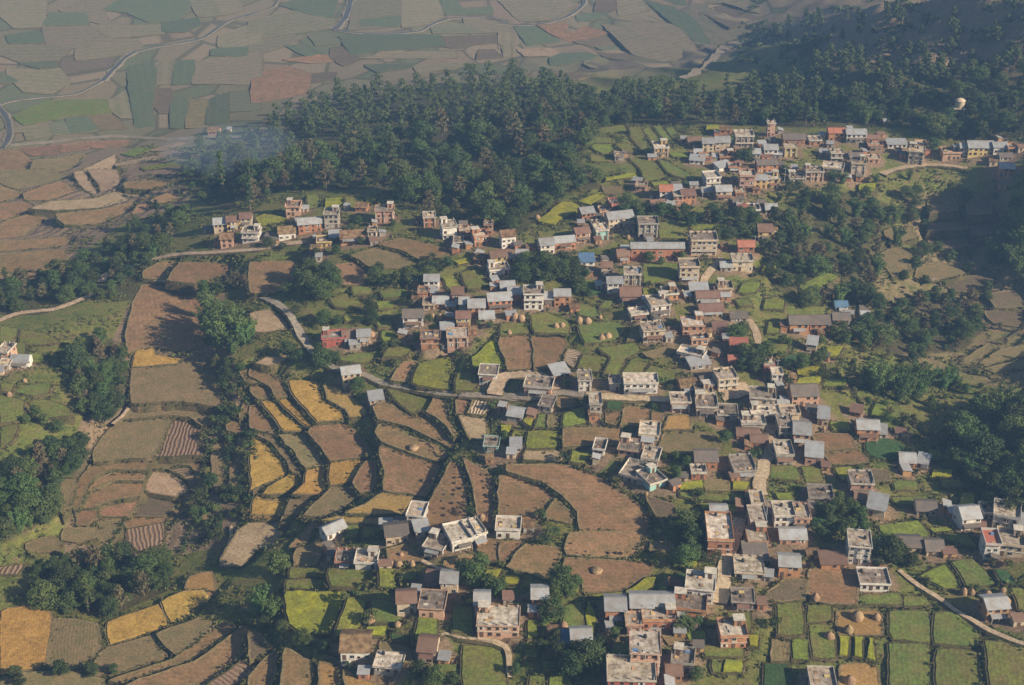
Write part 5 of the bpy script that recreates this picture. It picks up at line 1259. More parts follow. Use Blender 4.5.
def plant(kind, x, y, z, s, label, group, rng, nm=None):
    nm, cat = nm or KN[kind][0], KN[kind][1]; v = LIB[kind][int(rng.integers(len(LIB[kind])))]
    r = empty(nm, (x, y, z), float(rng.uniform(0, 6.28))); sc = (s * rng.uniform(.88, 1.12), s * rng.uniform(.88, 1.12), s)
    r.scale = (sc[0] * 1.06, sc[1] * 1.06, sc[2] * .86) if kind in ('dark', 'mid') else sc; link('culms' if kind == 'bam' else ('stem' if kind == 'shrub' else 'trunk'), v[0], r); link('crown', v[1], r)
    tag(r, label, cat, group); COUNT[nm] = COUNT.get(nm, 0) + 1; return r
GZ_I = None
def ground_many(px, py): return np.array([ground_pt(a, b) for a, b in zip(px, py)])
FB = [(P.min(0), P.max(0), P) for P, l_, v_ in FIELD_SHAPES if not v_]
def in_field(x, y):
    for a, b2, P in FB:
        if a[0] < x < b2[0] and a[1] < y < b2[1] and bool(inpoly(np.array([x]), np.array([y]), P[::2])[0]): return True
    return False
HP = np.array([(h[0], h[1], h[2]) for h in HOUSE_PTS])
def near_house(x, y, pad=-3.0): return bool((np.hypot(HP[:, 0] - x, HP[:, 1] - y) < HP[:, 2] + pad).any())
RP = np.concatenate([P for P, w_ in ROAD_LINES])
def near_road(x, y, d=3.0): return bool((np.hypot(RP[:, 0] - x, RP[:, 1] - y) < d).any())
PLANTED = [[1e6, 1e6]]
def scatter(zone, n, mind, mixk, smin, smax, label, group, seed, fields_ok=False):
    """mixk: list of (kind, weight); label may use {k}"""
    rng = np.random.default_rng(seed); poly = ZONES[zone] if isinstance(zone, str) else zone; xs = [p[0] for p in poly]; ys = [p[1] for p in poly]
    got = []; tries = 0; pl = np.array(PLANTED)
    while len(got) < n and tries < n * 14:
        tries += 1; px = rng.uniform(min(xs), max(xs)); py = rng.uniform(min(ys), max(ys))
        if not bool(inpoly(np.array([px]), np.array([py]), poly)[0]): continue
        x, y, z = ground_pt(px, py)
        if got and min((g[0]-x)**2 + (g[1]-y)**2 for g in got) < mind * mind: continue
        if not fields_ok and in_field(x, y): continue
        if near_house(x, y) or near_road(x, y): continue
        k = mixk[int(np.searchsorted(np.cumsum([m[1] for m in mixk]), rng.uniform(0, sum(m[1] for m in mixk))))][0]
        got.append((x, y, z, k, float(rng.uniform(smin, smax))))
    return got, rng
WORD = dict(dark='dark leafy tree', tall='tall slender tree', mid='green leafy tree', dry='dry brownish tree', bam='plume-like bamboo clump', shrub='low shrub')
def wood(zone, n, mind, mixk, smin, smax, where, seed, limit=None, **kw):
    got, rng = scatter(zone, n, mind, mixk, smin, smax, None, None, seed, **kw)
    got.sort(key=lambda g: g[1]); rest = got[limit:] if limit is not None else []
    for g in (got[:limit] if limit is not None else got):
        plant(g[3], g[0], g[1], g[2] - .2, g[4], WORD[g[3]] + ' ' + where, WORD[g[3]] + 's ' + where, rng, 'forest_tree' if isinstance(zone, str) and zone in ('forest', 'back_wood') and g[3] == 'dark' else None)
    return rest
far = wood('forest', 430, 6.0, [('dark', .50), ('tall', .04), ('mid', .28), ('dry', .18)], .5, 1.45, 'in the big forest behind the village', 21, limit=250)
far += wood('back_wood', 105, 5.5, [('dark', .6), ('tall', .2), ('bam', .08), ('dry', .12)], .4, 1.05, 'in the wood behind the hilltop houses', 22, limit=50)
wood('ravine_wood', 70, 5.0, [('dark', .4), ('mid', .25), ('bam', .15), ('dry', .2)], .6, 1.0, 'on the ravine slope right of the hilltop', 23)
wood('gully_wood', 42, 5.0, [('dark', .5), ('mid', .3), ('dry', .2)], .5, .9, 'in the gully at the right', 24)
wood('east_wood', 52, 5.0, [('dark', .5), ('mid', .35), ('bam', .15)], .7, 1.15, 'in the wood at the right edge', 25, fields_ok=True)
wood('bamboo_edge', 10, 5.0, [('bam', 1)], .9, 1.25, 'overhanging the shaded ravine', 26, fields_ok=True)
wood('west_wood', 40, 3.6, [('dark', .4), ('mid', .3), ('bam', .15), ('dry', .15)], .4, 1.0, 'in the belt beside the left stubble fields', 27)
wood('west_grove', 50, 3.6, [('dark', .35), ('mid', .45), ('bam', .12), ('dry', .08)], .4, 1.05, 'in the grove at the left edge', 28)
wood('south_wood', 52, 3.6, [('dark', .55), ('mid', .25), ('tall', .08), ('dry', .12)], .4, .95, 'in the thicket above the golden corner field', 29)
wood('road_wood', 70, 4.6, [('dark', .55), ('mid', .25), ('tall', .1), ('dry', .1)], .55, .95, 'along the dirt road at the left', 30)
far += wood('hill_scrub', 60, 6.0, [('dark', .6), ('shrub', .25), ('dry', .15)], .6, 1.0, 'on the shaded far hillside', 31, limit=25)
wood([(850,345),(960,350),(1000,400),(960,425),(900,420),(880,440),(850,400)], 55, 4.5, [('dry', .45), ('mid', .3), ('dark', .25)], .25, .55, 'scattered on the scrubby slope above the bamboo', 33)
wood([(200,335),(238,340),(250,420),(255,500),(225,545),(195,520),(205,420)], 9, 4.0, [('dark', .6), ('mid', .4)], .3, .5, 'small, on the overgrown terraces below the gold fields', 34)
wood([(800,300),(1020,290),(1030,360),(860,345)], 30, 5, [('dry', .4), ('mid', .3), ('dark', .3)], .3, .6, 'scattered down the right-hand terraces', 35)
wood([(880,195),(1000,190),(1030,230),(1030,300),(960,300),(900,285)], 34, 5.5, [('dark', .6), ('mid', .3), ('dry', .1)], .3, .75, 'scattered in the shaded ravine', 36)
wood([(1035,165),(1150,150),(1160,200),(1040,215)], 26, 6, [('dark', 1)], .7, 1.2, 'added out of view on the ridge to break its shadow edge', 37)  # unseen trees, added to break up the edge of the ridge's shadow
far += wood([(750,30),(860,8),(1030,-5),(1030,75),(900,75),(800,62)], 62, 5.0, [('dark', 1)], .35, .85, '', 38, limit=0)
wood('brow_trees', 34, 4.4, [('dark', .6), ('mid', .25), ('dry', .15)], .5, .8, 'between the school and the hilltop', 32)
# smaller groups and single trees: kind, scale, window, x, y
SINGLES = [
 ('bam', 'in the great bamboo stand among the brown fields', 'bamboos of the great stand', '10', [(800,620,1.1),(850,600,1.2),(890,640,1.2),(930,660,1.1),(860,700,1.3),(910,720,1.15),(960,680,1.0),(820,560,.9),(980,640,.8),(830,660,1.0)]),
 ('mid', 'at the head of the bamboo stand', None, '10', [(800,490,.8),(860,480,.7)]),
 ('dry', 'beside the brown plot above the bamboo', None, '10', [(880,460,.75),(930,470,.8),(960,470,.65)]),
 ('dark', 'in the clump above the green hamlet plots', None, '11', [(190,440,.8),(220,480,.85),(260,500,.9),(300,440,.8),(330,470,.7),(150,490,.7),(240,420,.75),(290,500,.8),(330,430,.6)]),
 ('dark', 'in the line between the green plots and reddish field', None, '11', [(490,440,.7),(500,400,.6),(540,450,.65),(580,450,.75),(620,440,.7),(700,400,.7),(740,390,.65),(770,385,.6),(690,430,.6),(470,560,.6),(480,600,.65),(290,600,.55),(350,600,.5)]),
 ('dark', 'around the houses of the left hamlet', None, '11', [(390,240,.5),(420,210,.5),(340,330,.4),(80,300,.4),(200,330,.4),(260,340,.45),(560,220,.4),(430,290,.45),(130,310,.4)]),
 ('dark', 'in the dense copse above the middle row', None, 'l', [(180,170,.75),(240,120,.85),(290,190,.8),(340,120,.9),(400,170,.85),(450,110,.9),(500,160,.8),(540,90,.85),(580,150,.8),(620,200,.6),(350,60,.8),(200,60,.7),(150,120,.6),(650,240,.5),(480,50,.8),(270,50,.8)]),
 ('mid', 'behind the white house of the middle row', None, 'l', [(620,260,.6),(700,280,.5),(670,130,.55)]),
 ('mid', 'in the school yard', None, 'h', [(460,570,.55),(720,560,.5),(560,590,.4)]),
 ('dark', 'by the hilltop cluster', None, 'e', [(380,330,.55),(440,340,.7),(480,310,.6),(420,290,.55),(730,420,.5),(760,560,.7),(700,640,.5),(850,560,.6),(920,620,.7)]),
 ('dark', 'lining the village lane below the school', None, 'n', [(650,400,.7),(700,430,.85),(740,480,.8),(700,340,.7),(780,380,.7),(830,360,.6),(640,470,.6),(770,460,.6),(600,230,.6),(640,210,.6)]),
 ('mid', 'on the bushy spur', None, 'o', [(600,400,.8),(680,420,.9),(740,400,.8),(560,350,.5),(780,340,.7),(850,330,.7),(640,340,.6),(230,440,.5),(170,420,.5),(480,430,.5),(820,450,.8),(330,620,.7),(430,600,.8),(480,560,.6)]),
 ('bam', 'in the bamboo thicket right of the brown plots', None, '23', [(440,210,1.1),(500,200,1.2),(560,215,1.1),(610,215,1.0),(410,190,.9),(530,240,1.0),(700,190,.7),(730,180,.7)]),
 ('dry', 'beside the turquoise-roofed plots on the right', None, '23', [(540,330,.6),(580,350,.55),(620,385,.6),(660,400,.5)]),
 ('mid', 'in the thicket between the white house and lower street', None, 'x', [(470,420,.6),(540,450,.8),(600,420,.75),(660,460,.85),(720,430,.8),(780,500,.7),(560,560,.7),(640,600,.7),(720,560,.75),(500,620,.65),(800,560,.6),(620,340,.5),(690,380,.6),(450,580,.55)]),
 ('dark', 'by the white three-storey house', None, 'B', [(650,300,.75),(710,330,.8),(770,300,.7),(830,330,.7),(870,370,.6),(620,360,.5),(900,330,.4)]),
 ('dark', 'left of the unfinished street block', None, 'w', [(40,330,.7),(80,420,.8),(120,300,.5),(60,500,.8),(150,380,.5),(130,560,.5),(20,600,.7),(180,560,.4)]),
 ('mid', 'at the foot of the round field beside the footpath', None, '32', [(220,300,.8),(245,310,.9),(270,330,.8),(215,340,.7),(300,300,.55)]),
 ('mid', 'by the two houses above the footpath', None, '31', [(850,270,.9),(880,290,1.0),(930,310,.9),(960,330,.8),(900,230,.7),(980,310,.6)]),
 ('mid', 'standing round alone beside the pale bare slope', None, '31', [(120,240,1.25)]),
 ('bam', 'drooping over the bottom terrace edge', None, '31', [(40,400,.75),(90,420,.6)]),
 ('dark', 'on the terrace edge below the mustard plot', None, '31', [(70,460,.5),(130,480,.4),(210,520,.45),(300,550,.4),(660,660,.5),(720,690,.6),(790,680,.5)]),
 ('dark', 'in the dark corner left of the red building', None, '32', [(210,420,.6),(220,520,.6),(240,600,.7),(300,600,.8),(350,620,.8),(280,650,.7),(390,560,.6),(330,560,.6),(170,560,.5),(60,640,.4)]),
 ('mid', 'beside the brick cluster at the bottom', None, 'I', [(740,250,.6),(800,270,.6),(850,230,.45),(840,650,.5),(190,330,.45),(240,250,.4)]),
 ('dark', 'at the bottom left corner', None, '30', [(60,660,.55),(90,680,.5),(240,650,.6),(350,650,.55),(450,640,.4)]),
 ('mid', 'on the green left hill', None, '20', [(230,100,.5),(280,60,.4),(140,300,.6),(180,330,.7),(100,330,.6),(230,360,.7)]),
 ('mid', 'beside the small plots below the road loop', None, '22', [(70,400,.4),(15,390,.4),(340,250,.4),(680,470,.55),(730,500,.5),(690,540,.5),(880,400,.5),(640,470,.4)]),
 ('dark', 'on the hilltop near the cream tower', None, 'g', [(450,400,.8),(560,380,.8),(420,330,.7),(600,290,.8),(700,260,.9),(760,240,.8),(330,420,.7),(380,480,.6),(300,560,.6),(480,440,.7),(640,230,.8),(560,250,.7)]),
 ('bam', 'beside the last houses of the hilltop', None, 'f', [(250,640,.6),(330,660,.5),(600,650,.5),(860,630,.4)]),
 ('dark', 'near the gravel road by the red house', None, '21', [(290,100,.7),(320,90,.65),(270,60,.7),(190,90,.6),(150,60,.55),(420,200,.55),(440,190,.5),(530,40,.5),(570,30,.5)]),
]
_r = np.random.default_rng(5)
for kind, where, grp, tg, pts in SINGLES:
    for (zx, zy, s) in pts:
        x, y, z = ground_pt(*pix(tg, zx, zy)); plant(kind, x, y, z - .2, s, WORD[kind] + ' ' + where, (grp or WORD[kind] + 's ' + where) if len(pts) > 1 else None, _r, 'shade_tree' if kind == 'dark' else None)
# shrubs scattered through the village
shr, rg = scatter([(200,260),(330,230),(480,240),(600,200),(760,215),(880,230),(960,360),(1024,520),(1024,600),(900,600),(860,560),(700,690),(470,690),(380,640),(300,560),(420,520),(560,470),(420,400),(250,360)], 190, 4.0, [('shrub', 1)], .6, 1.3, None, None, 41)
for g in shr: plant('shrub', g[0], g[1], g[2] - .15, g[4], 'low leafy shrub on the waste ground between village houses and plots', 'shrubs between the village houses', rg)
shr, rg = scatter([(212,338),(238,330),(250,400),(258,440),(262,500),(240,540),(205,545),(192,505),(200,440),(210,400)], 95, 1.9, [('shrub', 1)], .7, 1.5, None, None, 42)
for g in shr: plant('shrub', g[0], g[1], g[2] - .15, g[4], 'dark shrub on the steep overgrown terraces below the gold fields', 'shrubs on the overgrown terraces', rg)
# the far, small trees of the forest read as one mass
if far:
    rng = np.random.default_rng(77); Vs = []
    for (x, y, z, k, s) in far:
        ncl = 10; cl = []; h = (14 if k != 'tall' else 19) * s; wr = (4.4 if k != 'tall' else 3.0) * s
        for i in range(ncl):
            f = (i + .5) / ncl; a = i * 2.4; rr = wr * rng.uniform(.2, .75) * math.sin(math.pi * (.2 + .75 * f)); cl.append(((x + rr * math.cos(a), y + rr * math.sin(a), z + h * (.15 + .75 * f)), wr * rng.uniform(.35, .55)))
        C, N = crown_points(cl, 70, rng); Vs.append(quads(C, N, 1.0, rng))
    o = link('forest', leaf_mesh('forest', np.concatenate(Vs), M['lf_dark'])); tag(o, 'mass of distant tree crowns on the far forest slope', 'forest', kind='stuff')

# weeds on terrace edges and rough grass tussocks
def tufts(name, pts, size, mat, label, cat, k=5, seed=3):
    rng = np.random.default_rng(seed); P = np.repeat(np.asarray(pts), k, 0); n = len(P); s = np.repeat(size, k)
    P = P + rng.normal(size=(n, 3)) * np.stack([s * .38, s * .38, s * .16], 1); P[:, 2] += s * .3
    N = rng.normal(size=(n, 3)) + np.array([0, 0, .6]); N /= np.linalg.norm(N, axis=1)[:, None]
    o = link(name, leaf_mesh(name, quads(P, N, s * rng.uniform(.6, 1.2, n), rng, .8), mat)); tag(o, label, cat, kind='stuff')
pts = []; sz = []
for P, lev, val in FIELD_SHAPES:
    if val: continue
    out = offset_poly(P, .9)
    for q in range(len(P)):
        a, b2 = out[q], out[(q + 1) % len(P)]; L = np.hypot(*(b2 - a)); nn = RNG.poisson(L * 1.5)
        for _ in range(nn):
            if RNG.random() < .45: continue
            p = a + (b2 - a) * RNG.random() + RNG.normal(size=2) * .5; pts.append((p[0], p[1], lev - RNG.uniform(0, .9))); sz.append(RNG.uniform(.3, 1.0))
tufts('bank_weeds', pts, np.array(sz), M['lf_scrub'], 'weeds and grass overhanging the terrace banks', 'weeds', 5, 3)
gx = RNG.uniform(-250, 300, 130000); gy = RNG.uniform(350, 900, 130000); gz = terrain(gx, gy); ppx, ppy = project(gx, gy, gz)
keep = (ppx > -20) & (ppx < 1050) & (ppy > 100) & (ppy < 710) & (vnoise(gx, gy, 9, 9) > .5)
occ = np.zeros(len(gx), bool)
for a, b2, P in FB:
    m = (gx > a[0]) & (gx < b2[0]) & (gy > a[1]) & (gy < b2[1]); ii = np.where(m & keep)[0]
    if len(ii): occ[ii] |= inpoly(gx[ii], gy[ii], P[::2])
for (hx, hy, hr) in HOUSE_PTS: occ |= np.hypot(gx - hx, gy - hy) < hr - 2.5
for p in RP[::2]: occ |= np.hypot(gx - p[0], gy - p[1]) < 3.2
keep &= ~occ
tufts('rough_grass', np.stack([gx, gy, gz], 1)[keep], .3 + 1.1 * RNG.random(int(keep.sum())) ** 2.2, M['lf_scrub'], 'rough grass and scrub between plots and houses', 'grass', 6, 4)

# scrub covering the far right hillside
ax_ = RNG.uniform(120, 420, 30000); ay_ = RNG.uniform(700, 1250, 30000); az_ = terrain(ax_, ay_); qx_, qy_ = project(ax_, ay_, az_)
m_ = (qx_ > 740) & (qx_ < 1040) & (qy_ > -8) & (qy_ < 122) & (vnoise(qx_, qy_ * 2.2, 22, 15) > .5); hx_ = np.stack([ax_, ay_, az_], 1)[m_][:3500]
tufts('hillside_scrub', hx_, .8 + 2.4 * RNG.random(len(hx_)) ** 2, M['lf_dark'], 'dark scrub patches over the far right hillside', 'scrub', 9, 6)
# scrub lines on terrace edges, put in partly as bank shade
SHADE_SCRUB = [('20', 1.5, 'down the upper side of the overgrown hollow', [(840,90),(868,200),(892,290),(835,360),(800,440),(820,560),(800,640)]),
 ('20', 1.6, 'round the gold field beside the hollow', [(940,335),(995,430),(1003,540),(962,640),(970,700)]), ('20', 1.3, 'in the middle of the hollow', [(880,365),(902,440),(872,560),(850,600)]),
 ('20', 1.3, 'at the top of the hollow', [(930,185),(972,250),(940,312)]), ('20', 1.2, 'along the foot of the hollow', [(800,640),(780,700),(740,760),(720,830)]),
 ('30', 1.4, 'left of the pale bare slope', [(880,10),(850,60),(800,110),(760,130)]), ('30', 1.2, 'beside the furrowed plots', [(480,40),(470,80),(430,130),(420,170),(470,200)]),
 ('21', .9, 'left of the manure-dotted field', [(785,468),(742,558),(690,630),(655,680)]), ('21', .8, 'between gold and brown terraces', [(470,290),(490,380),(500,450),(518,530),(480,610),(400,660)]),
 ('21', .9, 'down the long terrace from the road', [(775,230),(790,320),(830,390),(900,470),(960,530),(972,680)]), ('21', .8, 'across the brown terraces', [(500,315),(600,342),(700,390),(782,445),(852,540),(872,680)]),
 ('21', .8, 'under the big upper gold field', [(262,170),(300,232),(370,282),(382,320),(440,370),(488,450)]), ('21', .7, 'right of the grey stubble terrace', [(210,365),(260,412),(308,475),(310,560)]),
 ('21', .7, 'above the narrow gold terraces', [(60,102),(132,162),(150,222),(250,325)]), ('21', .7, 'between the narrow gold terraces', [(92,242),(150,300),(210,345)]), ('21', .7, 'round the left gold field', [(70,400),(130,465),(155,520),(70,565),(10,600)]),
 ('22', .8, 'along the inner curve of the round field', [(20,525),(110,545),(212,598),(290,665),(302,700)]), ('22', .9, 'along the outer curve of the round field', [(270,490),(400,532),(500,592),(572,645),(602,690),(600,740)]),
 ('32', .9, 'down the right edge of the round field', [(592,0),(585,80),(522,190)]), ('32', .8, 'left of the round field', [(295,0),(300,80),(240,170),(205,250)]), ('33', 1.0, 'beside the stubble yard of haystacks', [(475,392),(472,430),(478,475)]),
 ('33', .9, 'on the upper side of the diagonal track', [(565,240),(700,345),(820,425),(900,465),(1010,510)]), ('33', .8, 'on the lower side of the diagonal track', [(600,310),(700,395),(800,455),(880,500),(1010,540)]),
 ('33', .8, 'between the bright plots on the right', [(640,60),(660,100),(720,190),(770,300)]), ('12', .8, 'below the straw sheds of the middle row', [(110,560),(125,640),(270,650)]), ('30', .9, 'between gold and stubble at the bottom left', [(402,440),(408,530),(350,605),(310,630)]),
 ('30', .8, 'along the lower brown terrace at the bottom', [(430,660),(660,590),(820,480),(860,430)]), ('31', 1.1, 'around the bottom mustard terrace', [(120,310),(125,400),(160,470),(220,530),(340,580),(440,640)])]
def shade_scrub(tg, sz_, where, line, seed):
    rng = np.random.default_rng(seed); G = catmull([np.array(ground_pt(*pix(tg, *p))[:2]) for p in line], 1.0); C = []; N = []
    for p in G:
        if rng.random() < .12: continue
        z = hz(p[0], p[1]); s = sz_ * rng.uniform(.55, 1.25); k = 16; d = rng.normal(size=(k, 3)); d /= np.linalg.norm(d, axis=1)[:, None]
        C.append(np.array([p[0] + rng.normal() * .4, p[1] + rng.normal() * .4, z + s * .35]) + d * np.array([s * .85, s * .85, s * .6]) * rng.uniform(.5, 1.1, (k, 1))); nn = d + rng.normal(size=(k, 3)) * .4; N.append(nn / np.linalg.norm(nn, axis=1)[:, None])
    C = np.concatenate(C); o_ = C.mean(0); V = quads(C - o_, np.concatenate(N), .55 + .15 * sz_, rng)
    o = link('shade_scrub', leaf_mesh('shade_scrub', V, M['lf_dark']), None, tuple(o_)); tag(o, 'dark scrub line also standing for bank shade ' + where, 'shade_scrub', 'scrub lines and bank shade along the terraces')
for i_, (tg, sz_, where, line) in enumerate(SHADE_SCRUB): shade_scrub(tg, sz_ * (.62 if sz_ < 1 else 1), where, line, 300 + i_)

# the cream water tower on the far hilltop
x, y, z = ground_pt(*pix('g', 500, 300)); r = empty('water_tower', (x, y, z)); cm = M['w_cr']
for sx_ in (-1, 1):
    for sy_ in (-1, 1): lg = MB(); lg.box(sx_*2.2-.25, sx_*2.2+.25, sy_*2.2-.25, sy_*2.2+.25, -1.5, 6.0); lg.obj('leg', [cm], r)
pf = MB(); pf.box(-3.4, 2.9, -2.9, 2.9, 6.0, 6.4); pf.obj('platform', [cm], r)
br_ = MB()
for a in ((-2.2, 2.2, -2.35, -2.1), (-2.2, 2.2, 2.1, 2.35)): br_.box(*a, 3.0, 3.35)
br_.obj('brace', [cm], r)
tk = MB(); tk.add(cyl_vf(2.6, 6.4, 10.2, 18)); to = tk.obj('tank', [cm], r); tr_ = MB(); tr_.add(cyl_vf(2.8, 10.2, 11.0, 18, 1.9)); tr_.add(cyl_vf(1.9, 11.0, 11.5, 18, .5)); tr_.obj('domed_lid', [cm], to)
tag(r, 'cream water tower on legs rising from the trees on the far right hilltop', 'water tower')

# ------------------------------------------------------------------ haystacks, heaps, poles
def hay_mesh(seed, r, h):
    rng = random.Random(seed); n = 16; prof = [(1.0, -.3), (1.06, .1), (1.12, .3), (1.02, .5), (.8, .68), (.5, .84), (.2, .96), (.03, 1.0)]; V = []; F = []
    for i, (a, z) in enumerate(prof):
        for k in range(n):
            t = 2 * math.pi * k / n; q = r * a * (1 + rng.uniform(-.06, .06) + .22 * mnoise.noise(Vector((math.cos(t) * 2, math.sin(t) * 2, z * 4 + seed)))); V.append((q * math.cos(t), q * math.sin(t), h * z + rng.uniform(-.1, .1)))
    for i in range(len(prof) - 1):
        for k in range(n): F.append((i*n + k, i*n + (k+1) % n, (i+1)*n + (k+1) % n, (i+1)*n + k))
    F.append(tuple(range((len(prof)-1)*n, len(prof)*n)))
    me = bpy.data.meshes.new('haystack'); me.from_pydata(V, [], F); me.materials.append(M['straw']); me.polygons.foreach_set('use_smooth', [True]*len(F)); return me
HAY = [hay_mesh(1, 1.7, 3.3), hay_mesh(2, 1.9, 2.9), hay_mesh(3, 1.4, 3.0)]; LOW = hay_mesh(4, 1.9, 1.2)
HS = [('33', [(200,352,1,'at the edge of the bare brown yard'),(365,425,1.25,'largest in the stubble yard'),(440,428,1.1,'rightmost in the stubble yard'),(330,478,1.05,'nearest in the stubble yard'),(255,500,1,'on the green plots below the yard'),
  (780,328,1,'leaning left of the ochre house clearing'),(812,328,.8,'small, right of the leaning one above the clearing'),(872,340,1.05,'behind the ochre mud house'),(932,330,1.2,'tallest, behind the ochre mud house'),(945,368,1.1,'right beside the ochre mud house'),(335,676,1.1,'beside the bottom flat-roofed house')]),
 ('j', [(295,590,1.1,'behind the red hamlet house'),(560,600,1.1,'behind the cream hamlet house')]),
 ('k', [(315,465,1.1,'right of the pair by the white house'),(260,455,.9,'left of the pair by the white house'),(860,585,.95,'on the green plot above the brown field'),(905,465,1.1,'left below the middle row'),(955,468,1.1,'right below the middle row')]),
 ('l', [(625,490,1,'left of the row by the track'),(690,490,1.05,'middle of the row by the track'),(790,460,.8,'right of the row by the track'),(800,630,1,'left of the shaded pair'),(850,612,1.05,'right of the shaded pair'),(440,535,1.2,'broad, by the straw shed'),(490,525,.9,'small, by the straw shed')]),
 ('m', [(645,270,.95,'left of the blue-topped shed'),(655,515,.9,'above the brick flat-roofed house'),(590,490,.8,'by the white block below the school')]),
 ('G', [(400,190,1.05,'by the mustard strip at the bottom'),(610,215,.7,'low, beside the mustard strip'),(945,600,.7,'by the bottom brown-roofed house')]),
 ('H', [(735,300,1,'on the green plot above the tin-roofed brick house')]),
 ('D', [(640,515,.8,'left of the three under the houses'),(700,515,.85,'middle of the three under the houses'),(805,515,.85,'right of the three under the houses'),(720,440,.6,'small heap in the dirt yard')]),
 ('E', [(645,225,.8,'at the terrace edge above the white complex')]),
 ('N', [(75,600,.8,'lower one on the left hill'),(195,485,.6,'upper one on the left hill')]),
 ('u', [(600,590,.5,'by the turquoise house')]), ('c', [(610,310,1.0,'at the edge of the long mustard plot')]), ('h', [(300,385,.8,'left of the school')]), ('s', [(660,465,.5,'beside the narrow cream shed')])]
for tg, lst in HS:
    for i_, (zx, zy, s, lb) in enumerate(lst):
        s *= .78; x, y, z = ground_pt(*pix(tg, zx, zy)); o = link('haystack', HAY[i_ % 3], None, (x, y, z + .1), random.uniform(0, 6), (s, s, s * random.uniform(.9, 1.1)))
        tag(o, 'straw haystack ' + lb, 'haystack', 'haystacks of the village')
for tg, zx, zy, lb in (('21', 640, 425, 'low pale straw heap on the brown terrace'), ('32', 378, 242, 'low straw heap in the round brown field')):
    x, y, z = ground_pt(*pix(tg, zx, zy)); tag(link('straw_heap', LOW, None, (x, y, z + .3)), lb, 'straw heap')
M['dung'] = plain('manure', (.05,.036,.026), mott=.3)
heap = hay_mesh(9, .5, .5); heap.materials.clear(); heap.materials.append(M['dung'])
hp = [(720 + 38 * (i % 4) + 8 * ((i // 4) % 2), 540 + 24 * (i // 4)) for i in range(26)]
for (zx, zy) in [q for q in hp if q[0] < 846 and q[1] > 1240 - q[0]]:
    x, y, z = ground_pt(*pix('21', zx + random.uniform(-8, 8), zy + random.uniform(-6, 6))); tag(link('manure_heap', heap, None, (x, y, z + .25), random.random() * 6), 'small dark manure heap dotted over the sloping brown field', 'manure heap', 'manure heaps on the brown field')
for (zx, zy) in [(905 + 26 * (i % 2) + 6 * (i // 2), 530 + 26 * (i // 2)) for i in range(10)]:
    x, y, z = ground_pt(*pix('21', zx, zy)); tag(link('manure_heap', heap, None, (x, y, z + .25), random.random() * 6), 'small dark manure heap on the narrow brown strip', 'manure heap', 'manure heaps on the brown strip')
for (zx, zy) in [(300,172),(335,168),(425,172),(455,170),(475,172)]:
    x, y, z = ground_pt(*pix('32', zx, zy)); tag(link('manure_heap', heap, None, (x, y, z + .25), random.random() * 6), 'small dark manure heap in line across the round field', 'manure heap', 'manure heaps across the round field')
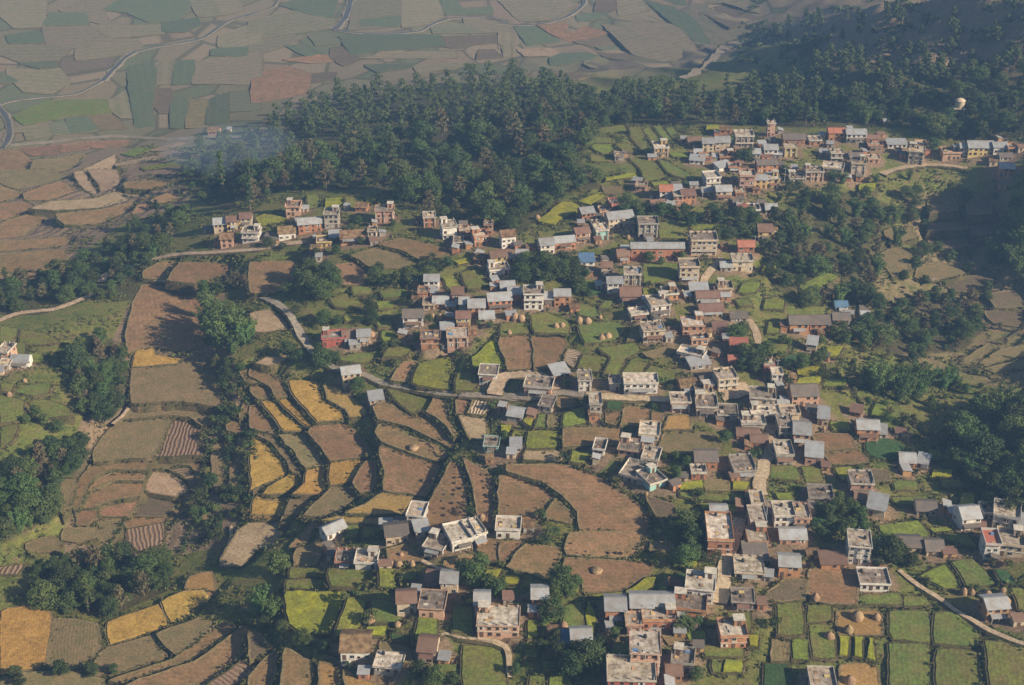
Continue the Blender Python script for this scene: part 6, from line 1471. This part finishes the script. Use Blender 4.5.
for tg, zx, zy, hgt, lb in (('e', 735, 560, 13, 'tall by the hilltop yellow houses'), ('i', 505, 480, 8, 'beside the red-roofed brick house'), ('w', 672, 270, 11, 'on the lower main street'), ('x', 40, 540, 11, 'right of the lower street'), ('o', 130, 680, 8, 'below the bushy spur'), ('e', 95, 640, 7, 'by the grey hilltop shed')):
    x, y, z = ground_pt(*pix(tg, zx, zy)); r = empty('utility_pole', (x, y, z))
    p = MB(); p.add(cyl_vf(.16, -.8, hgt, 8, .1)); p.obj('pole', [M['steel']], r)
    c = MB(); c.box(-.9, .9, -.06, .06, hgt - .7, hgt - .58); co = c.obj('cross_arm', [M['steel']], r)
    for q in (-.8, 0, .8):
        ins = MB(); V, F_ = cyl_vf(.06, hgt - .58, hgt - .38, 6); ins.add(([(a + q, b_, c_) for a, b_, c_ in V], F_)); ins.obj('insulator', [M['frame_w']], co)
    tag(r, 'slim grey utility pole ' + lb, 'pole', 'utility poles')

# ------------------------------------------------------------------ the air
hb = MB(); hb.box(-9800, 9800, -5200, 15200, float(ZZ.min()) - 3.0, max(CAM_H + 12, float(ZZ.max()) + 25))
hm = bpy.data.materials.new('haze_air'); hm.use_nodes = True; t = hm.node_tree; t.nodes.clear()
ou = t.nodes.new('ShaderNodeOutputMaterial'); pv = t.nodes.new('ShaderNodeVolumePrincipled')
pv.inputs['Color'].default_value = (*HAZE_COLOR, 1); pv.inputs['Density'].default_value = HAZE_DENSITY; pv.inputs['Anisotropy'].default_value = 0.1
t.links.new(pv.outputs[0], ou.inputs['Volume'])
hz_o = hb.obj('haze', [hm]); tag(hz_o, 'thin blue morning haze over the whole valley', 'haze', kind='stuff')
hz_o.display_type = 'WIRE'
sx0, sy0, sz0 = ground_pt(238, 176); smk = MB(); nu, nv = 20, 10
for i in range(nv + 1):
    for j in range(nu):
        th, ph = math.pi * i / nv, 2 * math.pi * j / nu; d = Vector((math.sin(th) * math.cos(ph), math.sin(th) * math.sin(ph), math.cos(th))); q = 1 + .35 * mnoise.noise(d * 1.7)
        smk.V.append((d.x * 42 * q, d.y * 30 * q, d.z * 11 * q))
for i in range(nv):
    for j in range(nu): smk.F.append((i*nu + j, (i+1)*nu + j, (i+1)*nu + (j+1) % nu, i*nu + (j+1) % nu)); smk.m.append(0)
sm = bpy.data.materials.new('wood_smoke'); sm.use_nodes = True; t = sm.node_tree; t.nodes.clear(); ou = t.nodes.new('ShaderNodeOutputMaterial'); pv = t.nodes.new('ShaderNodeVolumePrincipled')
pv.inputs['Color'].default_value = (.5, .68, 1, 1); pv.inputs['Density'].default_value = .004; t.links.new(pv.outputs[0], ou.inputs['Volume'])
so = smk.obj('smoke', [sm]); so.location = (sx0, sy0, sz0 + 17); tag(so, 'thin blue wood smoke drifting over the left end of the forest', 'smoke', kind='stuff')
print('counts', COUNT, 'houses', len(HLIST), 'objects', len(bpy.data.objects))
